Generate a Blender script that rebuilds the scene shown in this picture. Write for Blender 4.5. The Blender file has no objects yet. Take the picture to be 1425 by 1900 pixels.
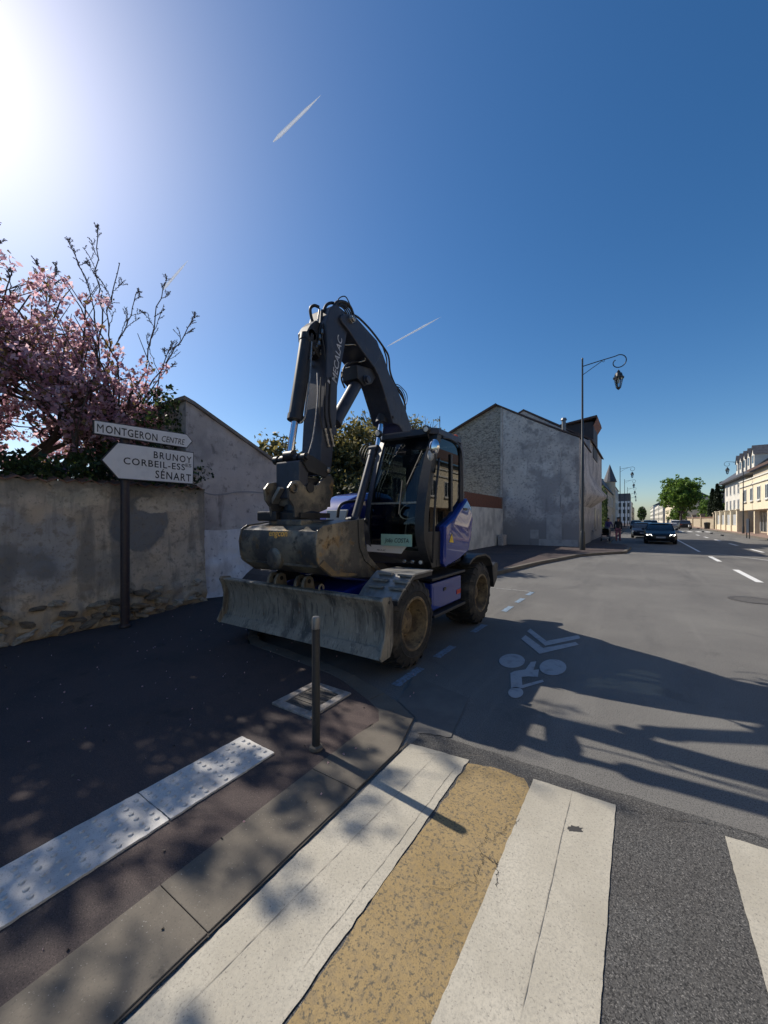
import bpy, bmesh, math, random
import numpy as np
from mathutils import Vector, Matrix, noise

# ------------------------------------------------------------------ camera, sky, sun, exposure
sc = bpy.context.scene
CAMH = 1.68
F, CX, HY = 713.0, 712.5, 964.0              # focal length, centre column and horizon row in photo pixels
TH = math.atan((1185 - CX) / F)              # the street runs along +Y, the camera is turned left of it
cT, sT = math.cos(TH), math.sin(TH)
cam_d = bpy.data.cameras.new('camera'); cam = bpy.data.objects.new('camera', cam_d)
sc.collection.objects.link(cam); sc.camera = cam
cam.location = (0, 0, CAMH); cam.rotation_euler = (math.pi / 2, 0, TH)
cam_d.sensor_fit = 'VERTICAL'; cam_d.sensor_height = 36.0; cam_d.lens = F / 1900 * 36
cam_d.shift_y = (HY - 950) / 1900
cam_d.clip_start = 0.05; cam_d.clip_end = 60000

SUN_EL, SUN_AZ = math.radians(39.8), math.radians(85.4)   # azimuth counted from +Y towards -X
sun_dir = Vector((-math.sin(SUN_AZ) * math.cos(SUN_EL), math.cos(SUN_AZ) * math.cos(SUN_EL), math.sin(SUN_EL)))
w = bpy.data.worlds.new('World'); sc.world = w; w.use_nodes = True
nt = w.node_tree; bg = nt.nodes['Background']
sky = nt.nodes.new('ShaderNodeTexSky'); sky.sky_type = 'NISHITA'; sky.sun_disc = False
sky.sun_elevation = SUN_EL; sky.sun_rotation = -SUN_AZ
sky.altitude = 400; sky.air_density = 1.0; sky.dust_density = 0.95; sky.ozone_density = 3.5
hsv = nt.nodes.new('ShaderNodeHueSaturation'); hsv.inputs['Saturation'].default_value = 1.27
nt.links.new(sky.outputs[0], hsv.inputs['Color']); nt.links.new(hsv.outputs[0], bg.inputs[0]); bg.inputs[1].default_value = 0.110
sl = bpy.data.lights.new('sun', 'SUN'); sl.energy = 5.0; sl.angle = math.radians(0.53); sl.color = (1, 0.915, 0.79)
so = bpy.data.objects.new('sun', sl); sc.collection.objects.link(so)
so.rotation_euler = sun_dir.to_track_quat('Z', 'Y').to_euler(); so.location = sun_dir * 60
sc.view_settings.view_transform = 'Standard'; sc.view_settings.look = 'None'
sc.view_settings.exposure = 0.15; sc.view_settings.gamma = 1.0; sc.view_settings.use_curve_mapping = False
sc.cycles.max_bounces = 6; sc.cycles.diffuse_bounces = 3; sc.cycles.glossy_bounces = 3
sc.cycles.transparent_max_bounces = 12; sc.cycles.transmission_bounces = 4
sc.cycles.use_denoising = True

# ------------------------------------------------------------------ photo pixel -> place in the street
def ray(px, py):
    a = (px - CX) / F
    return Vector((a * cT - sT, a * sT + cT, (HY - py) / F))
def onx(px, py, X):
    d = ray(px, py); t = X / d.x
    return Vector((X, d.y * t, CAMH + d.z * t))
def ony(px, py, Y):
    d = ray(px, py); t = Y / d.y
    return Vector((d.x * t, Y, CAMH + d.z * t))
def onz(px, py, Z=0.0):
    d = ray(px, py); t = (Z - CAMH) / d.z
    return Vector((d.x * t, d.y * t, Z))
def atd(px, py, D):
    d = ray(px, py)
    return Vector((d.x * D, d.y * D, CAMH + d.z * D))

# ------------------------------------------------------------------ materials
def _sock(n, *names):
    for k in names:
        if k in n.inputs: return n.inputs[k]
MATS = {}
def mat(name, base, layers=(), rough=0.8, bumps=(), metal=0.0, spec=None, coat=0.0, rlayer=None):
    """layers: (colour, scale, lo, hi[, opts]); opts: detail, stretch (x,y,z), kind noise|voronoi|wave|z, amount"""
    if name in MATS: return MATS[name]
    m = bpy.data.materials.new(name); m.use_nodes = True; t = m.node_tree
    b = t.nodes['Principled BSDF']; L = t.links.new
    tc = t.nodes.new('ShaderNodeTexCoord').outputs['Object']
    def tex(scale, o):
        mp = t.nodes.new('ShaderNodeMapping'); L(tc, mp.inputs[0])
        mp.inputs['Scale'].default_value = o.get('stretch', (1, 1, 1)); mp.inputs['Location'].default_value = o.get('off', (0, 0, 0))
        k = o.get('kind', 'noise')
        if k == 'voronoi':
            n = t.nodes.new('ShaderNodeTexVoronoi'); n.inputs['Scale'].default_value = scale
            n.feature = o.get('feature', 'F1'); L(mp.outputs[0], n.inputs['Vector']); return n.outputs['Distance']
        if k == 'vcol':
            n = t.nodes.new('ShaderNodeTexVoronoi'); n.inputs['Scale'].default_value = scale
            L(mp.outputs[0], n.inputs['Vector'])
            s = t.nodes.new('ShaderNodeSeparateColor'); L(n.outputs['Color'], s.inputs[0]); return s.outputs[0]
        if k == 'blob':      # a patch with a ragged outline around a point
            n = t.nodes.new('ShaderNodeTexNoise'); n.inputs['Scale'].default_value = scale; n.inputs['Detail'].default_value = 7; L(tc, n.inputs['Vector'])
            sb = t.nodes.new('ShaderNodeVectorMath'); sb.operation = 'SUBTRACT'; L(tc, sb.inputs[0]); sb.inputs[1].default_value = o['c']
            dv = t.nodes.new('ShaderNodeVectorMath'); dv.operation = 'DIVIDE'; L(sb.outputs[0], dv.inputs[0]); dv.inputs[1].default_value = o['r']
            ln = t.nodes.new('ShaderNodeVectorMath'); ln.operation = 'LENGTH'; L(dv.outputs[0], ln.inputs[0])
            ma = t.nodes.new('ShaderNodeMath'); ma.operation = 'MULTIPLY_ADD'; L(n.outputs[0], ma.inputs[0]); ma.inputs[1].default_value = o.get('amp', 1.2); L(ln.outputs['Value'], ma.inputs[2])
            return ma.outputs[0]
        n = t.nodes.new('ShaderNodeTexNoise'); n.inputs['Scale'].default_value = scale
        n.inputs['Detail'].default_value = o.get('detail', 5); n.inputs['Roughness'].default_value = o.get('rough', 0.6)
        n.inputs['Distortion'].default_value = o.get('dist', 0.0)
        L(mp.outputs[0], n.inputs['Vector']); out = n.outputs[0]
        if k == 'z':   # height in the object plus some noise
            s = t.nodes.new('ShaderNodeSeparateXYZ'); L(tc, s.inputs[0])
            ma = t.nodes.new('ShaderNodeMath'); ma.operation = 'MULTIPLY_ADD'
            L(out, ma.inputs[0]); ma.inputs[1].default_value = o.get('amp', 0.5); L(s.outputs[o.get('axis', 2)], ma.inputs[2]); out = ma.outputs[0]
        return out
    def rng(out, lo, hi, a=1.0):
        r = t.nodes.new('ShaderNodeMapRange'); L(out, r.inputs[0])
        r.inputs[1].default_value = lo; r.inputs[2].default_value = hi; r.inputs[3].default_value = 0; r.inputs[4].default_value = a
        return r.outputs[0]
    col = None
    b.inputs['Base Color'].default_value = (*base, 1)
    for ly in layers:
        c, s, lo, hi = ly[:4]; o = ly[4] if len(ly) > 4 else {}
        mx = t.nodes.new('ShaderNodeMix'); mx.data_type = 'RGBA'
        L(rng(tex(s, o), lo, hi, o.get('amount', 1.0)), mx.inputs[0])
        if col is None: mx.inputs[6].default_value = (*base, 1)
        else: L(col, mx.inputs[6])
        mx.inputs[7].default_value = (*c, 1); col = mx.outputs[2]
    if col is not None: L(col, b.inputs['Base Color'])
    b.inputs['Roughness'].default_value = rough; b.inputs['Metallic'].default_value = metal
    if rlayer: L(rng(tex(rlayer[0], {}), 0.3, 0.7), t.nodes.new('ShaderNodeMapRange').inputs[0])
    if spec is not None: b.inputs['Specular IOR Level'].default_value = spec
    if coat: b.inputs['Coat Weight'].default_value = coat; b.inputs['Coat Roughness'].default_value = 0.03
    nrm = None
    for bp in bumps:
        s, st, dist = bp[:3]; o = bp[3] if len(bp) > 3 else {}
        bn = t.nodes.new('ShaderNodeBump'); bn.inputs['Strength'].default_value = st; bn.inputs['Distance'].default_value = dist
        L(tex(s, o), bn.inputs['Height'])
        if nrm is not None: L(nrm, bn.inputs['Normal'])
        nrm = bn.outputs[0]
    if nrm is not None: L(nrm, b.inputs['Normal'])
    MATS[name] = m; return m
def glass_mat(name, tint=(0.5, 0.55, 0.55), rough=0.0, ior=1.55):
    if name in MATS: return MATS[name]
    m = bpy.data.materials.new(name); m.use_nodes = True; t = m.node_tree; t.nodes.remove(t.nodes['Principled BSDF'])
    out = t.nodes['Material Output']; L = t.links.new
    tr = t.nodes.new('ShaderNodeBsdfTransparent'); tr.inputs[0].default_value = (*tint, 1)
    gl = t.nodes.new('ShaderNodeBsdfGlossy'); gl.inputs['Roughness'].default_value = rough
    fr = t.nodes.new('ShaderNodeFresnel'); fr.inputs[0].default_value = ior
    mx = t.nodes.new('ShaderNodeMixShader')
    L(fr.outputs[0], mx.inputs[0]); L(tr.outputs[0], mx.inputs[1]); L(gl.outputs[0], mx.inputs[2]); L(mx.outputs[0], out.inputs[0])
    MATS[name] = m; return m
def leaf_mat(name, c1, c2, trans=0.35, scale=3.0, rough=0.6):
    if name in MATS: return MATS[name]
    m = bpy.data.materials.new(name); m.use_nodes = True; t = m.node_tree; b = t.nodes['Principled BSDF']; L = t.links.new
    tc = t.nodes.new('ShaderNodeTexCoord'); n = t.nodes.new('ShaderNodeTexNoise'); n.inputs['Scale'].default_value = scale; n.inputs['Detail'].default_value = 6
    L(tc.outputs['Object'], n.inputs['Vector'])
    r = t.nodes.new('ShaderNodeMapRange'); r.inputs[1].default_value = 0.35; r.inputs[2].default_value = 0.65; L(n.outputs[0], r.inputs[0])
    mx = t.nodes.new('ShaderNodeMix'); mx.data_type = 'RGBA'; mx.inputs[6].default_value = (*c1, 1); mx.inputs[7].default_value = (*c2, 1); L(r.outputs[0], mx.inputs[0])
    L(mx.outputs[2], b.inputs['Base Color']); b.inputs['Roughness'].default_value = rough
    tl = t.nodes.new('ShaderNodeBsdfTranslucent'); L(mx.outputs[2], tl.inputs[0])
    ms = t.nodes.new('ShaderNodeMixShader'); ms.inputs[0].default_value = trans
    L(b.outputs[0], ms.inputs[1]); L(tl.outputs[0], ms.inputs[2]); L(ms.outputs[0], t.nodes['Material Output'].inputs[0])
    MATS[name] = m; return m
def emit_mat(name, c, s):
    if name in MATS: return MATS[name]
    m = mat(name, c, rough=0.3); b = m.node_tree.nodes['Principled BSDF']
    b.inputs['Emission Color'].default_value = (*c, 1); b.inputs['Emission Strength'].default_value = s
    return m

# ------------------------------------------------------------------ objects
COL = sc.collection
BASE = {}                                     # world position of every thing's origin
def thing(name, loc, label, cat, group=None, kind=None):
    o = bpy.data.objects.new(name, None); COL.objects.link(o); o.empty_display_size = 0.2
    o.location = loc; BASE[o] = Vector(loc); tag(o, label, cat, group, kind); return o
def tag(o, label=None, cat=None, group=None, kind=None):
    if label: o['label'] = label
    if cat: o['category'] = cat
    if group: o['group'] = group
    if kind: o['kind'] = kind
    return o
class MB:
    """collects shapes in street coordinates and links them as one mesh"""
    def __init__(s): s.v = []; s.f = []; s.mi = []; s.cur = 0
    def add(s, vs, fs):
        o = len(s.v); s.v += [tuple(p) for p in vs]
        for f in fs: s.f.append([i + o for i in f]); s.mi.append(s.cur)
        return s
    def box(s, x0, x1, y0, y1, z0, z1):
        vs = [(x, y, z) for z in (z0, z1) for y in (y0, y1) for x in (x0, x1)]
        return s.add(vs, [(0, 2, 3, 1), (4, 5, 7, 6), (0, 1, 5, 4), (2, 6, 7, 3), (0, 4, 6, 2), (1, 3, 7, 5)])
    def obox(s, c, ax, ay, az):               # centre and three half-axes
        c, ax, ay, az = map(Vector, (c, ax, ay, az))
        vs = [c + ax * i + ay * j + az * k for k in (-1, 1) for j in (-1, 1) for i in (-1, 1)]
        return s.add(vs, [(0, 2, 3, 1), (4, 5, 7, 6), (0, 1, 5, 4), (2, 6, 7, 3), (0, 4, 6, 2), (1, 3, 7, 5)])
    def prism(s, pts, d):                     # closed outline swept by a vector
        d = Vector(d); n = len(pts); a = [Vector(p) for p in pts]; vs = a + [p + d for p in a]
        nrm = sum(((a[i] - a[0]).cross(a[(i + 1) % n] - a[0]) for i in range(n)), Vector())
        fs = [list(range(n)), list(range(2 * n - 1, n - 1, -1))] + [[i, i + n, (i + 1) % n + n, (i + 1) % n] for i in range(n)]
        if nrm.dot(d) > 0: fs = [f[::-1] for f in fs]
        return s.add(vs, fs)
    def xprism(s, yz, x0, x1): return s.prism([(x0, y, z) for y, z in yz], (x1 - x0, 0, 0))
    def yprism(s, xz, y0, y1): return s.prism([(x, y0, z) for x, z in xz], (0, y1 - y0, 0))
    def zprism(s, xy, z0, z1): return s.prism([(x, y, z0) for x, y in xy], (0, 0, z1 - z0))
    def cyl(s, p, q, r, r2=None, n=14, cap=True):
        p, q = Vector(p), Vector(q); r2 = r if r2 is None else r2
        z = (q - p).normalized(); x = z.orthogonal().normalized(); y = z.cross(x)
        vs = []
        for c, rr in ((p, r), (q, r2)):
            vs += [c + (x * math.cos(a) + y * math.sin(a)) * rr for a in [2 * math.pi * i / n for i in range(n)]]
        fs = [[i, (i + 1) % n, (i + 1) % n + n, i + n] for i in range(n)]
        if cap: fs += [list(range(n - 1, -1, -1)), list(range(n, 2 * n))]
        return s.add(vs, fs)
    def tube(s, pts, r, n=8, cap=True):
        pts = [Vector(p) for p in pts]; rs = r if isinstance(r, (list, tuple)) else [r] * len(pts)
        vs = []; k = len(pts); x = None
        for i, p in enumerate(pts):
            t = (pts[min(i + 1, k - 1)] - pts[max(i - 1, 0)])
            t = t.normalized() if t.length > 1e-9 else Vector((0, 0, 1))
            if x is None: x = t.orthogonal().normalized()
            else:
                x = x - t * x.dot(t); x = x.normalized() if x.length > 1e-6 else t.orthogonal().normalized()
            y = t.cross(x)
            vs += [p + (x * math.cos(a) + y * math.sin(a)) * rs[i] for a in [2 * math.pi * j / n for j in range(n)]]
        fs = [[i * n + j, i * n + (j + 1) % n, (i + 1) * n + (j + 1) % n, (i + 1) * n + j] for i in range(k - 1) for j in range(n)]
        if cap: fs += [list(range(n - 1, -1, -1)), list(range((k - 1) * n, k * n))]
        return s.add(vs, fs)
    def lathe(s, c, axis, prof, n=24, cap=True):        # prof: (along, radius)
        c = Vector(c); z = Vector(axis).normalized(); x = z.orthogonal().normalized(); y = z.cross(x); k = len(prof)
        vs = [c + z * h + (x * math.cos(2 * math.pi * j / n) + y * math.sin(2 * math.pi * j / n)) * r for h, r in prof for j in range(n)]
        fs = [[i * n + j, i * n + (j + 1) % n, (i + 1) * n + (j + 1) % n, (i + 1) * n + j] for i in range(k - 1) for j in range(n)]
        if cap: fs += [list(range(n - 1, -1, -1)), list(range((k - 1) * n, k * n))]
        return s.add(vs, fs)
    def ball(s, c, r, n=10, m=7):
        c = Vector(c); r = Vector(r) if not isinstance(r, (int, float)) else Vector((r, r, r)); vs = []; fs = []
        for i in range(m + 1):
            ph = math.pi * i / m
            for j in range(n):
                a = 2 * math.pi * j / n
                vs.append(c + Vector((r.x * math.sin(ph) * math.cos(a), r.y * math.sin(ph) * math.sin(a), r.z * math.cos(ph))))
        for i in range(m):
            for j in range(n): fs.append([i * n + j, (i + 1) * n + j, (i + 1) * n + (j + 1) % n, i * n + (j + 1) % n])
        return s.add(vs, fs)
    def loft(s, rings, cap=True, closed=True):
        n = len(rings[0]); vs = [p for r in rings for p in r]; m = n if closed else n - 1
        fs = [[i * n + j, i * n + (j + 1) % n, (i + 1) * n + (j + 1) % n, (i + 1) * n + j] for i in range(len(rings) - 1) for j in range(m)]
        if cap: fs += [list(range(n - 1, -1, -1)), list(range((len(rings) - 1) * n, len(rings) * n))]
        return s.add(vs, fs)
    def sheet(s, pts): return s.add(pts, [list(range(len(pts)))])
    def build(s, name, mats, parent=None, smooth=None, bevel=0, loc=None, tri=False):
        b = BASE[parent] if parent is not None else (Vector(loc) if loc is not None else Vector((0, 0, 0)))
        me = bpy.data.meshes.new(name); me.from_pydata([(x - b.x, y - b.y, z - b.z) for x, y, z in s.v], [], s.f)
        mats = mats if isinstance(mats, (list, tuple)) else [mats]
        for m in mats: me.materials.append(m)
        if len(mats) > 1: me.polygons.foreach_set('material_index', s.mi)
        if smooth:
            me.polygons.foreach_set('use_smooth', [True] * len(me.polygons)); me.set_sharp_from_angle(angle=math.radians(smooth))
        bm = bmesh.new(); bm.from_mesh(me); bmesh.ops.recalc_face_normals(bm, faces=bm.faces) if len(bm.faces) < 20000 else None
        bm.to_mesh(me); bm.free(); me.update()
        o = bpy.data.objects.new(name, me); COL.objects.link(o)
        if parent is not None: o.parent = parent; BASE[o] = b
        else: o.location = b; BASE[o] = b
        if bevel:
            md = o.modifiers.new('bevel', 'BEVEL'); md.width = bevel; md.segments = 2; md.limit_method = 'ANGLE'; md.angle_limit = math.radians(35)
        return o
def inst(src, name, parent, loc, rot=None, scale=None):
    """another object with the same mesh data, as a part"""
    o = bpy.data.objects.new(name, src.data if hasattr(src, 'data') else src); COL.objects.link(o); o.parent = parent
    o.location = Vector(loc) - BASE[parent]
    if rot is not None: o.rotation_euler = rot
    if scale is not None: o.scale = scale
    return o
def dup(root, loc, rz=0.0, label=None, group=None, scale=None):
    def cp(o, par):
        c = o.copy(); COL.objects.link(c); c.parent = par
        for ch in o.children: cp(ch, c)
        return c
    r = cp(root, None); r.location = loc; r.rotation_euler = (0, 0, rz); BASE[r] = Vector(loc)
    if label: r['label'] = label
    if group: r['group'] = group
    if scale: r.scale = scale
    return r
def text(body, name, m, parent, origin, ax, ay, width=None, height=None, shear=0.0, extr=0.002, space=1.0, bold=0.0):
    """flat lettering: origin is the lower left corner, ax the reading direction, ay up"""
    cu = bpy.data.curves.new(name, 'FONT'); cu.body = body; cu.size = 1; cu.shear = shear; cu.space_character = space
    cu.resolution_u = 3; cu.extrude = 0.0; cu.offset = bold
    to = bpy.data.objects.new('t', cu); COL.objects.link(to)
    dg = bpy.context.evaluated_depsgraph_get(); me = bpy.data.meshes.new_from_object(to.evaluated_get(dg))
    bpy.data.objects.remove(to); bpy.data.curves.remove(cu)
    co = np.empty(len(me.vertices) * 3); me.vertices.foreach_get('co', co); co = co.reshape(-1, 3)
    lo, hi = co.min(0), co.max(0); sx = width / (hi[0] - lo[0]) if width else None; sy = height / (hi[1] - lo[1]) if height else None
    sx = sx or sy; sy = sy or sx
    ax, ay = Vector(ax).normalized(), Vector(ay).normalized(); az = ax.cross(ay)
    b = BASE[parent]; A = np.array([ax, ay, az])
    p = np.stack([(co[:, 0] - lo[0]) * sx, (co[:, 1] - lo[1]) * sy, np.full(len(co), extr)], 1) @ A + np.array(Vector(origin) - b)
    me.vertices.foreach_set('co', p.astype(np.float32).ravel()); me.materials.clear(); me.materials.append(m); me.update()
    o = bpy.data.objects.new(name, me); COL.objects.link(o); o.parent = parent; BASE[o] = b
    return o
def leaves(name, pts, size, mats, parent, seed=0, weights=None, stretch=1.6, updir=None):
    """many leaf-sized faces at the given points"""
    r = np.random.default_rng(seed); P = np.asarray(pts, float); n = len(P)
    sz = size * r.uniform(0.6, 1.3, n)
    a = r.normal(size=(n, 3)); a /= np.linalg.norm(a, axis=1)[:, None]
    b2 = r.normal(size=(n, 3)); b2 -= a * (a * b2).sum(1)[:, None]; b2 /= np.linalg.norm(b2, axis=1)[:, None]
    c = np.cross(a, b2) * (0.18 * sz)[:, None]
    A = a * (sz * stretch * 0.5)[:, None]; B = b2 * (sz * 0.5)[:, None]
    V = np.stack([P - A, P + B + c, P + A, P - B + c], 1).reshape(-1, 3) - np.array(BASE[parent])
    me = bpy.data.meshes.new(name); me.vertices.add(4 * n); me.vertices.foreach_set('co', V.astype(np.float32).ravel())
    me.loops.add(4 * n); me.polygons.add(n)
    me.loops.foreach_set('vertex_index', np.arange(4 * n, dtype=np.int32)); me.polygons.foreach_set('loop_start', np.arange(0, 4 * n, 4, dtype=np.int32))
    for m in mats: me.materials.append(m)
    me.polygons.foreach_set('material_index', r.choice(len(mats), n, p=weights).astype(np.int32))
    me.update(calc_edges=True)
    o = bpy.data.objects.new(name, me); COL.objects.link(o); o.parent = parent; BASE[o] = BASE[parent]
    return o
def smooth_path(pts, k=6):
    pts = [Vector(p) for p in pts]; out = []
    P = [pts[0] * 2 - pts[1]] + pts + [pts[-1] * 2 - pts[-2]]
    for i in range(1, len(P) - 2):
        a, b, c, d = P[i - 1:i + 3]
        for j in range(k):
            t = j / k
            out.append(0.5 * ((2 * b) + (c - a) * t + (2 * a - 5 * b + 4 * c - d) * t * t + (3 * b - a - 3 * c + d) * t ** 3))
    return out + [pts[-1]]
def fbm(x, y, z=0.0): return noise.fractal(Vector((x, y, z)), 1.0, 2.0, 4)
# ------------------------------------------------------------------ ground, road, pavements
M_asph = mat('asphalt', (0.145, 0.14, 0.132), [((0.19, 0.184, 0.17), 0.35, 0.42, 0.62, dict(detail=6)), ((0.11, 0.107, 0.103), 1.1, 0.52, 0.72, dict(stretch=(1, 0.2, 1))), ((0.23, 0.222, 0.205), 1.6, 0.56, 0.72, dict(stretch=(1, 0.06, 1), amount=.6)), ((0.1, 0.097, 0.093), 0.9, 0.6, 0.66, dict(detail=9, dist=1.5, amount=.5)), ((0.24, 0.232, 0.215), 12, 0.6, 0.75, dict(detail=8, amount=.5)),
        ((0.04, 0.039, 0.038), 120, 0.5, 0.64, dict(detail=3, amount=0.85)), ((0.3, 0.29, 0.27), 150, 0.58, 0.7, dict(detail=2, amount=0.75))], rough=0.85,
        bumps=[(170, 0.55, 0.004), (14, 0.15, 0.01)], spec=0.35)
M_asphd = mat('coarse_asphalt', (0.085, 0.082, 0.078), [((0.1, 0.1, 0.097), 2.0, 0.45, 0.7), ((0.025, 0.025, 0.025), 140, 0.48, 0.6, dict(detail=2, amount=.9)), ((0.25, 0.24, 0.225), 170, 0.56, 0.68, dict(detail=2, amount=0.8))],
        rough=0.85, bumps=[(110, 0.9, 0.006, dict(detail=2))], spec=0.35)
M_walk = mat('reddish_asphalt', (0.088, 0.066, 0.062), [((0.06, 0.05, 0.05), 0.9, 0.45, 0.65), ((0.03, 0.025, 0.025), 160, 0.5, 0.64, dict(detail=3, amount=0.85)), ((0.25, 0.19, 0.17), 210, 0.6, 0.75, dict(detail=2, amount=0.7)), ((0.035, 0.032, 0.032), 2.5, 0.62, 0.7, dict(amount=0.5))],
        rough=0.86, bumps=[(160, 0.6, 0.004)], spec=0.3)
M_kerb = mat('kerb_concrete', (0.145, 0.127, 0.102), [((0.1, 0.086, 0.07), 3.5, 0.4, 0.7), ((0.08, 0.07, 0.06), 130, 0.55, 0.7, dict(amount=0.7)), ((0.42, 0.4, 0.36), 120, 0.68, 0.76, dict(detail=2, amount=0.8)), ((0.05, 0.045, 0.04), 9, 0.66, 0.72, dict(amount=0.6))], rough=0.85, bumps=[(110, 0.4, 0.003)])
M_earth = mat('bare_earth', (0.12, 0.1, 0.07), [((0.07, 0.09, 0.04), 0.3, 0.4, 0.6)], rough=0.95)
M_white = mat('road_white', (0.5, 0.465, 0.385), [((0.36, 0.33, 0.265), 1.3, 0.42, 0.66), ((.3, .28, .24), 3.2, .55, .72, dict(stretch=(1, .3, 1), detail=8, amount=.7)), ((0.4, 0.37, 0.3), 5, 0.45, 0.75, dict(detail=9, amount=0.8)), ((0.36, 0.335, 0.28), 90, 0.46, 0.66, dict(detail=6, amount=0.85)), ((0.16, 0.15, 0.135), 110, 0.58, 0.68, dict(amount=0.7)), ((0.1, 0.095, 0.09), 210, 0.62, 0.7, dict(amount=0.6)), ((0.1, 0.09, 0.08), 2.2, 0.72, 0.76)],
        rough=0.8, bumps=[(45, 0.35, 0.004, dict(detail=7)), (140, 0.4, 0.003)])
M_ochre = mat('road_ochre', (0.33, 0.24, 0.115), [((0.28, 0.195, 0.08), 1.6, 0.4, 0.65), ((0.22, 0.17, 0.1), 34, 0.48, 0.62, dict(detail=8, amount=0.6)), ((0.09, 0.08, 0.06), 75, 0.53, 0.62, dict(detail=6, amount=0.85)), ((0.07, 0.065, 0.055), 190, 0.58, 0.66, dict(detail=3, amount=0.7)), ((0.045, 0.042, 0.04), 5, 0.0, 0.025, dict(kind='voronoi', feature='DISTANCE_TO_EDGE', amount=0.0))],
        rough=0.85, bumps=[(60, 0.6, 0.004, dict(detail=6)), (150, 0.5, 0.003)])
M_line = mat('line_white', (0.72, 0.72, 0.7), [((0.4, 0.4, 0.38), 30, 0.6, 0.75)], rough=0.7)
M_faint = mat('line_worn', (0.3, 0.3, 0.29), [((0.13, 0.13, 0.125), 18, 0.45, 0.6, dict(detail=7))], rough=0.8)
M_blue = mat('line_blue', (0.2, 0.3, 0.42), [((0.15, 0.17, 0.19), 26, 0.42, 0.6, dict(detail=7))], rough=0.8)

g = MB(); g.sheet([(-900, -300, -0.03), (900, -300, -0.03), (900, 3000, -0.03), (-900, 3000, -0.03)])
tag(g.build('ground', M_earth), 'bare ground under the town', kind='structure')
g = MB()
ys = [-14, 2.72, 12, 40, 120, 700]
for a, b in zip(ys, ys[1:]): g.sheet([(-5.2, a, 0), (9.2, a, 0), (9.2, b, 0), (-5.2, b, 0)])
tag(g.build('road', M_asph), 'grey asphalt road with worn markings', kind='structure')
# darker coarse asphalt of the crossing, a relaid strip with a ragged edge
rs = random.Random(4)
def ragged(pts, step=0.05, amp=0.008, z=0.0, seed=0):
    r = random.Random(seed); out = []
    for i in range(len(pts)):
        a, b = Vector((*pts[i], z)), Vector((*pts[(i + 1) % len(pts)], z)); n = max(1, int((b - a).length / step)); d = (b - a); q = Vector((-d.y, d.x, 0)).normalized()
        for k in range(n):
            p = a + d * (k / n) + q * (r.gauss(0, .45) * amp + 0.35 * amp * math.sin(k * 0.23 + i)); out.append((p.x, p.y, z))
    return out
g = MB(); g.sheet(ragged([(-1.42, -8), (9.0, -8), (9.0, 3.1), (0.9, 2.82), (-0.2, 2.76), (-1.42, 2.72)], 0.08, 0.012, 0.003, 3))
tag(g.build('road_patch', M_asphd), 'darker coarse asphalt strip under the zebra crossing', kind='structure')

def zs(y):   # pavement height: flush at the crossing, a kerb step elsewhere
    t = min(1, max(0, (y - 2.7) / 1.6)); return 0.012 + 0.1 * t * t * (3 - 2 * t)
KL = [(-1.45, -12), (-1.45, 2.55), (-1.56, 2.82), (-1.85, 3.0), (-2.62, 3.25), (-4.3, 3.4), (-4.75, 3.7), (-4.8, 10.0), (-4.5, 10.7), (-3.6, 11.2), (-3.1, 15.0), (-2.2, 19.4), (-1.3, 21.2), (-0.5, 22.4), (-0.35, 26.5), (-0.6, 28.6), (-1.7, 29.6), (-1.8, 60), (-1.8, 700)]
def offset(pl, d):
    out = []
    for i, p in enumerate(pl):
        a = Vector(pl[max(i - 1, 0)]); b = Vector(pl[min(i + 1, len(pl) - 1)]); t = (b - a).normalized(); q = Vector((-t.y, t.x))
        out.append(Vector(p) + q * d)
    return out
inner = offset(KL, 0.0)
kw = [0.37, 0.37, 0.3, 0.2] + [0.15] * 20
inner = []
for i, p in enumerate(KL):
    a = Vector(KL[max(i - 1, 0)]); b = Vector(KL[min(i + 1, len(KL) - 1)]); t = (b - a).normalized()
    inner.append(Vector(p) + Vector((-t.y, t.x)) * kw[i])
# left pavement
bm = bmesh.new()
poly = [(p.x + 0.004, p.y) for p in inner] + [(-9.5, 700), (-9.5, -12)]
bm.faces.new([bm.verts.new((x, y, 0)) for x, y in poly])
for yc in [1, 2.3, 2.6, 2.9, 3.2, 3.5, 3.9, 6, 10, 20]:
    bmesh.ops.bisect_plane(bm, geom=bm.verts[:] + bm.edges[:] + bm.faces[:], plane_co=(0, yc, 0), plane_no=(0, 1, 0))
for v in bm.verts: v.co.z = zs(v.co.y)
bmesh.ops.triangulate(bm, faces=bm.faces[:])
me = bpy.data.meshes.new('pavement_left'); bm.to_mesh(me); bm.free(); me.materials.append(M_walk)
walkL = bpy.data.objects.new('pavement_left', me); COL.objects.link(walkL); tag(walkL, 'dark reddish asphalt pavement on the left', kind='structure'); BASE[walkL] = Vector()
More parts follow.
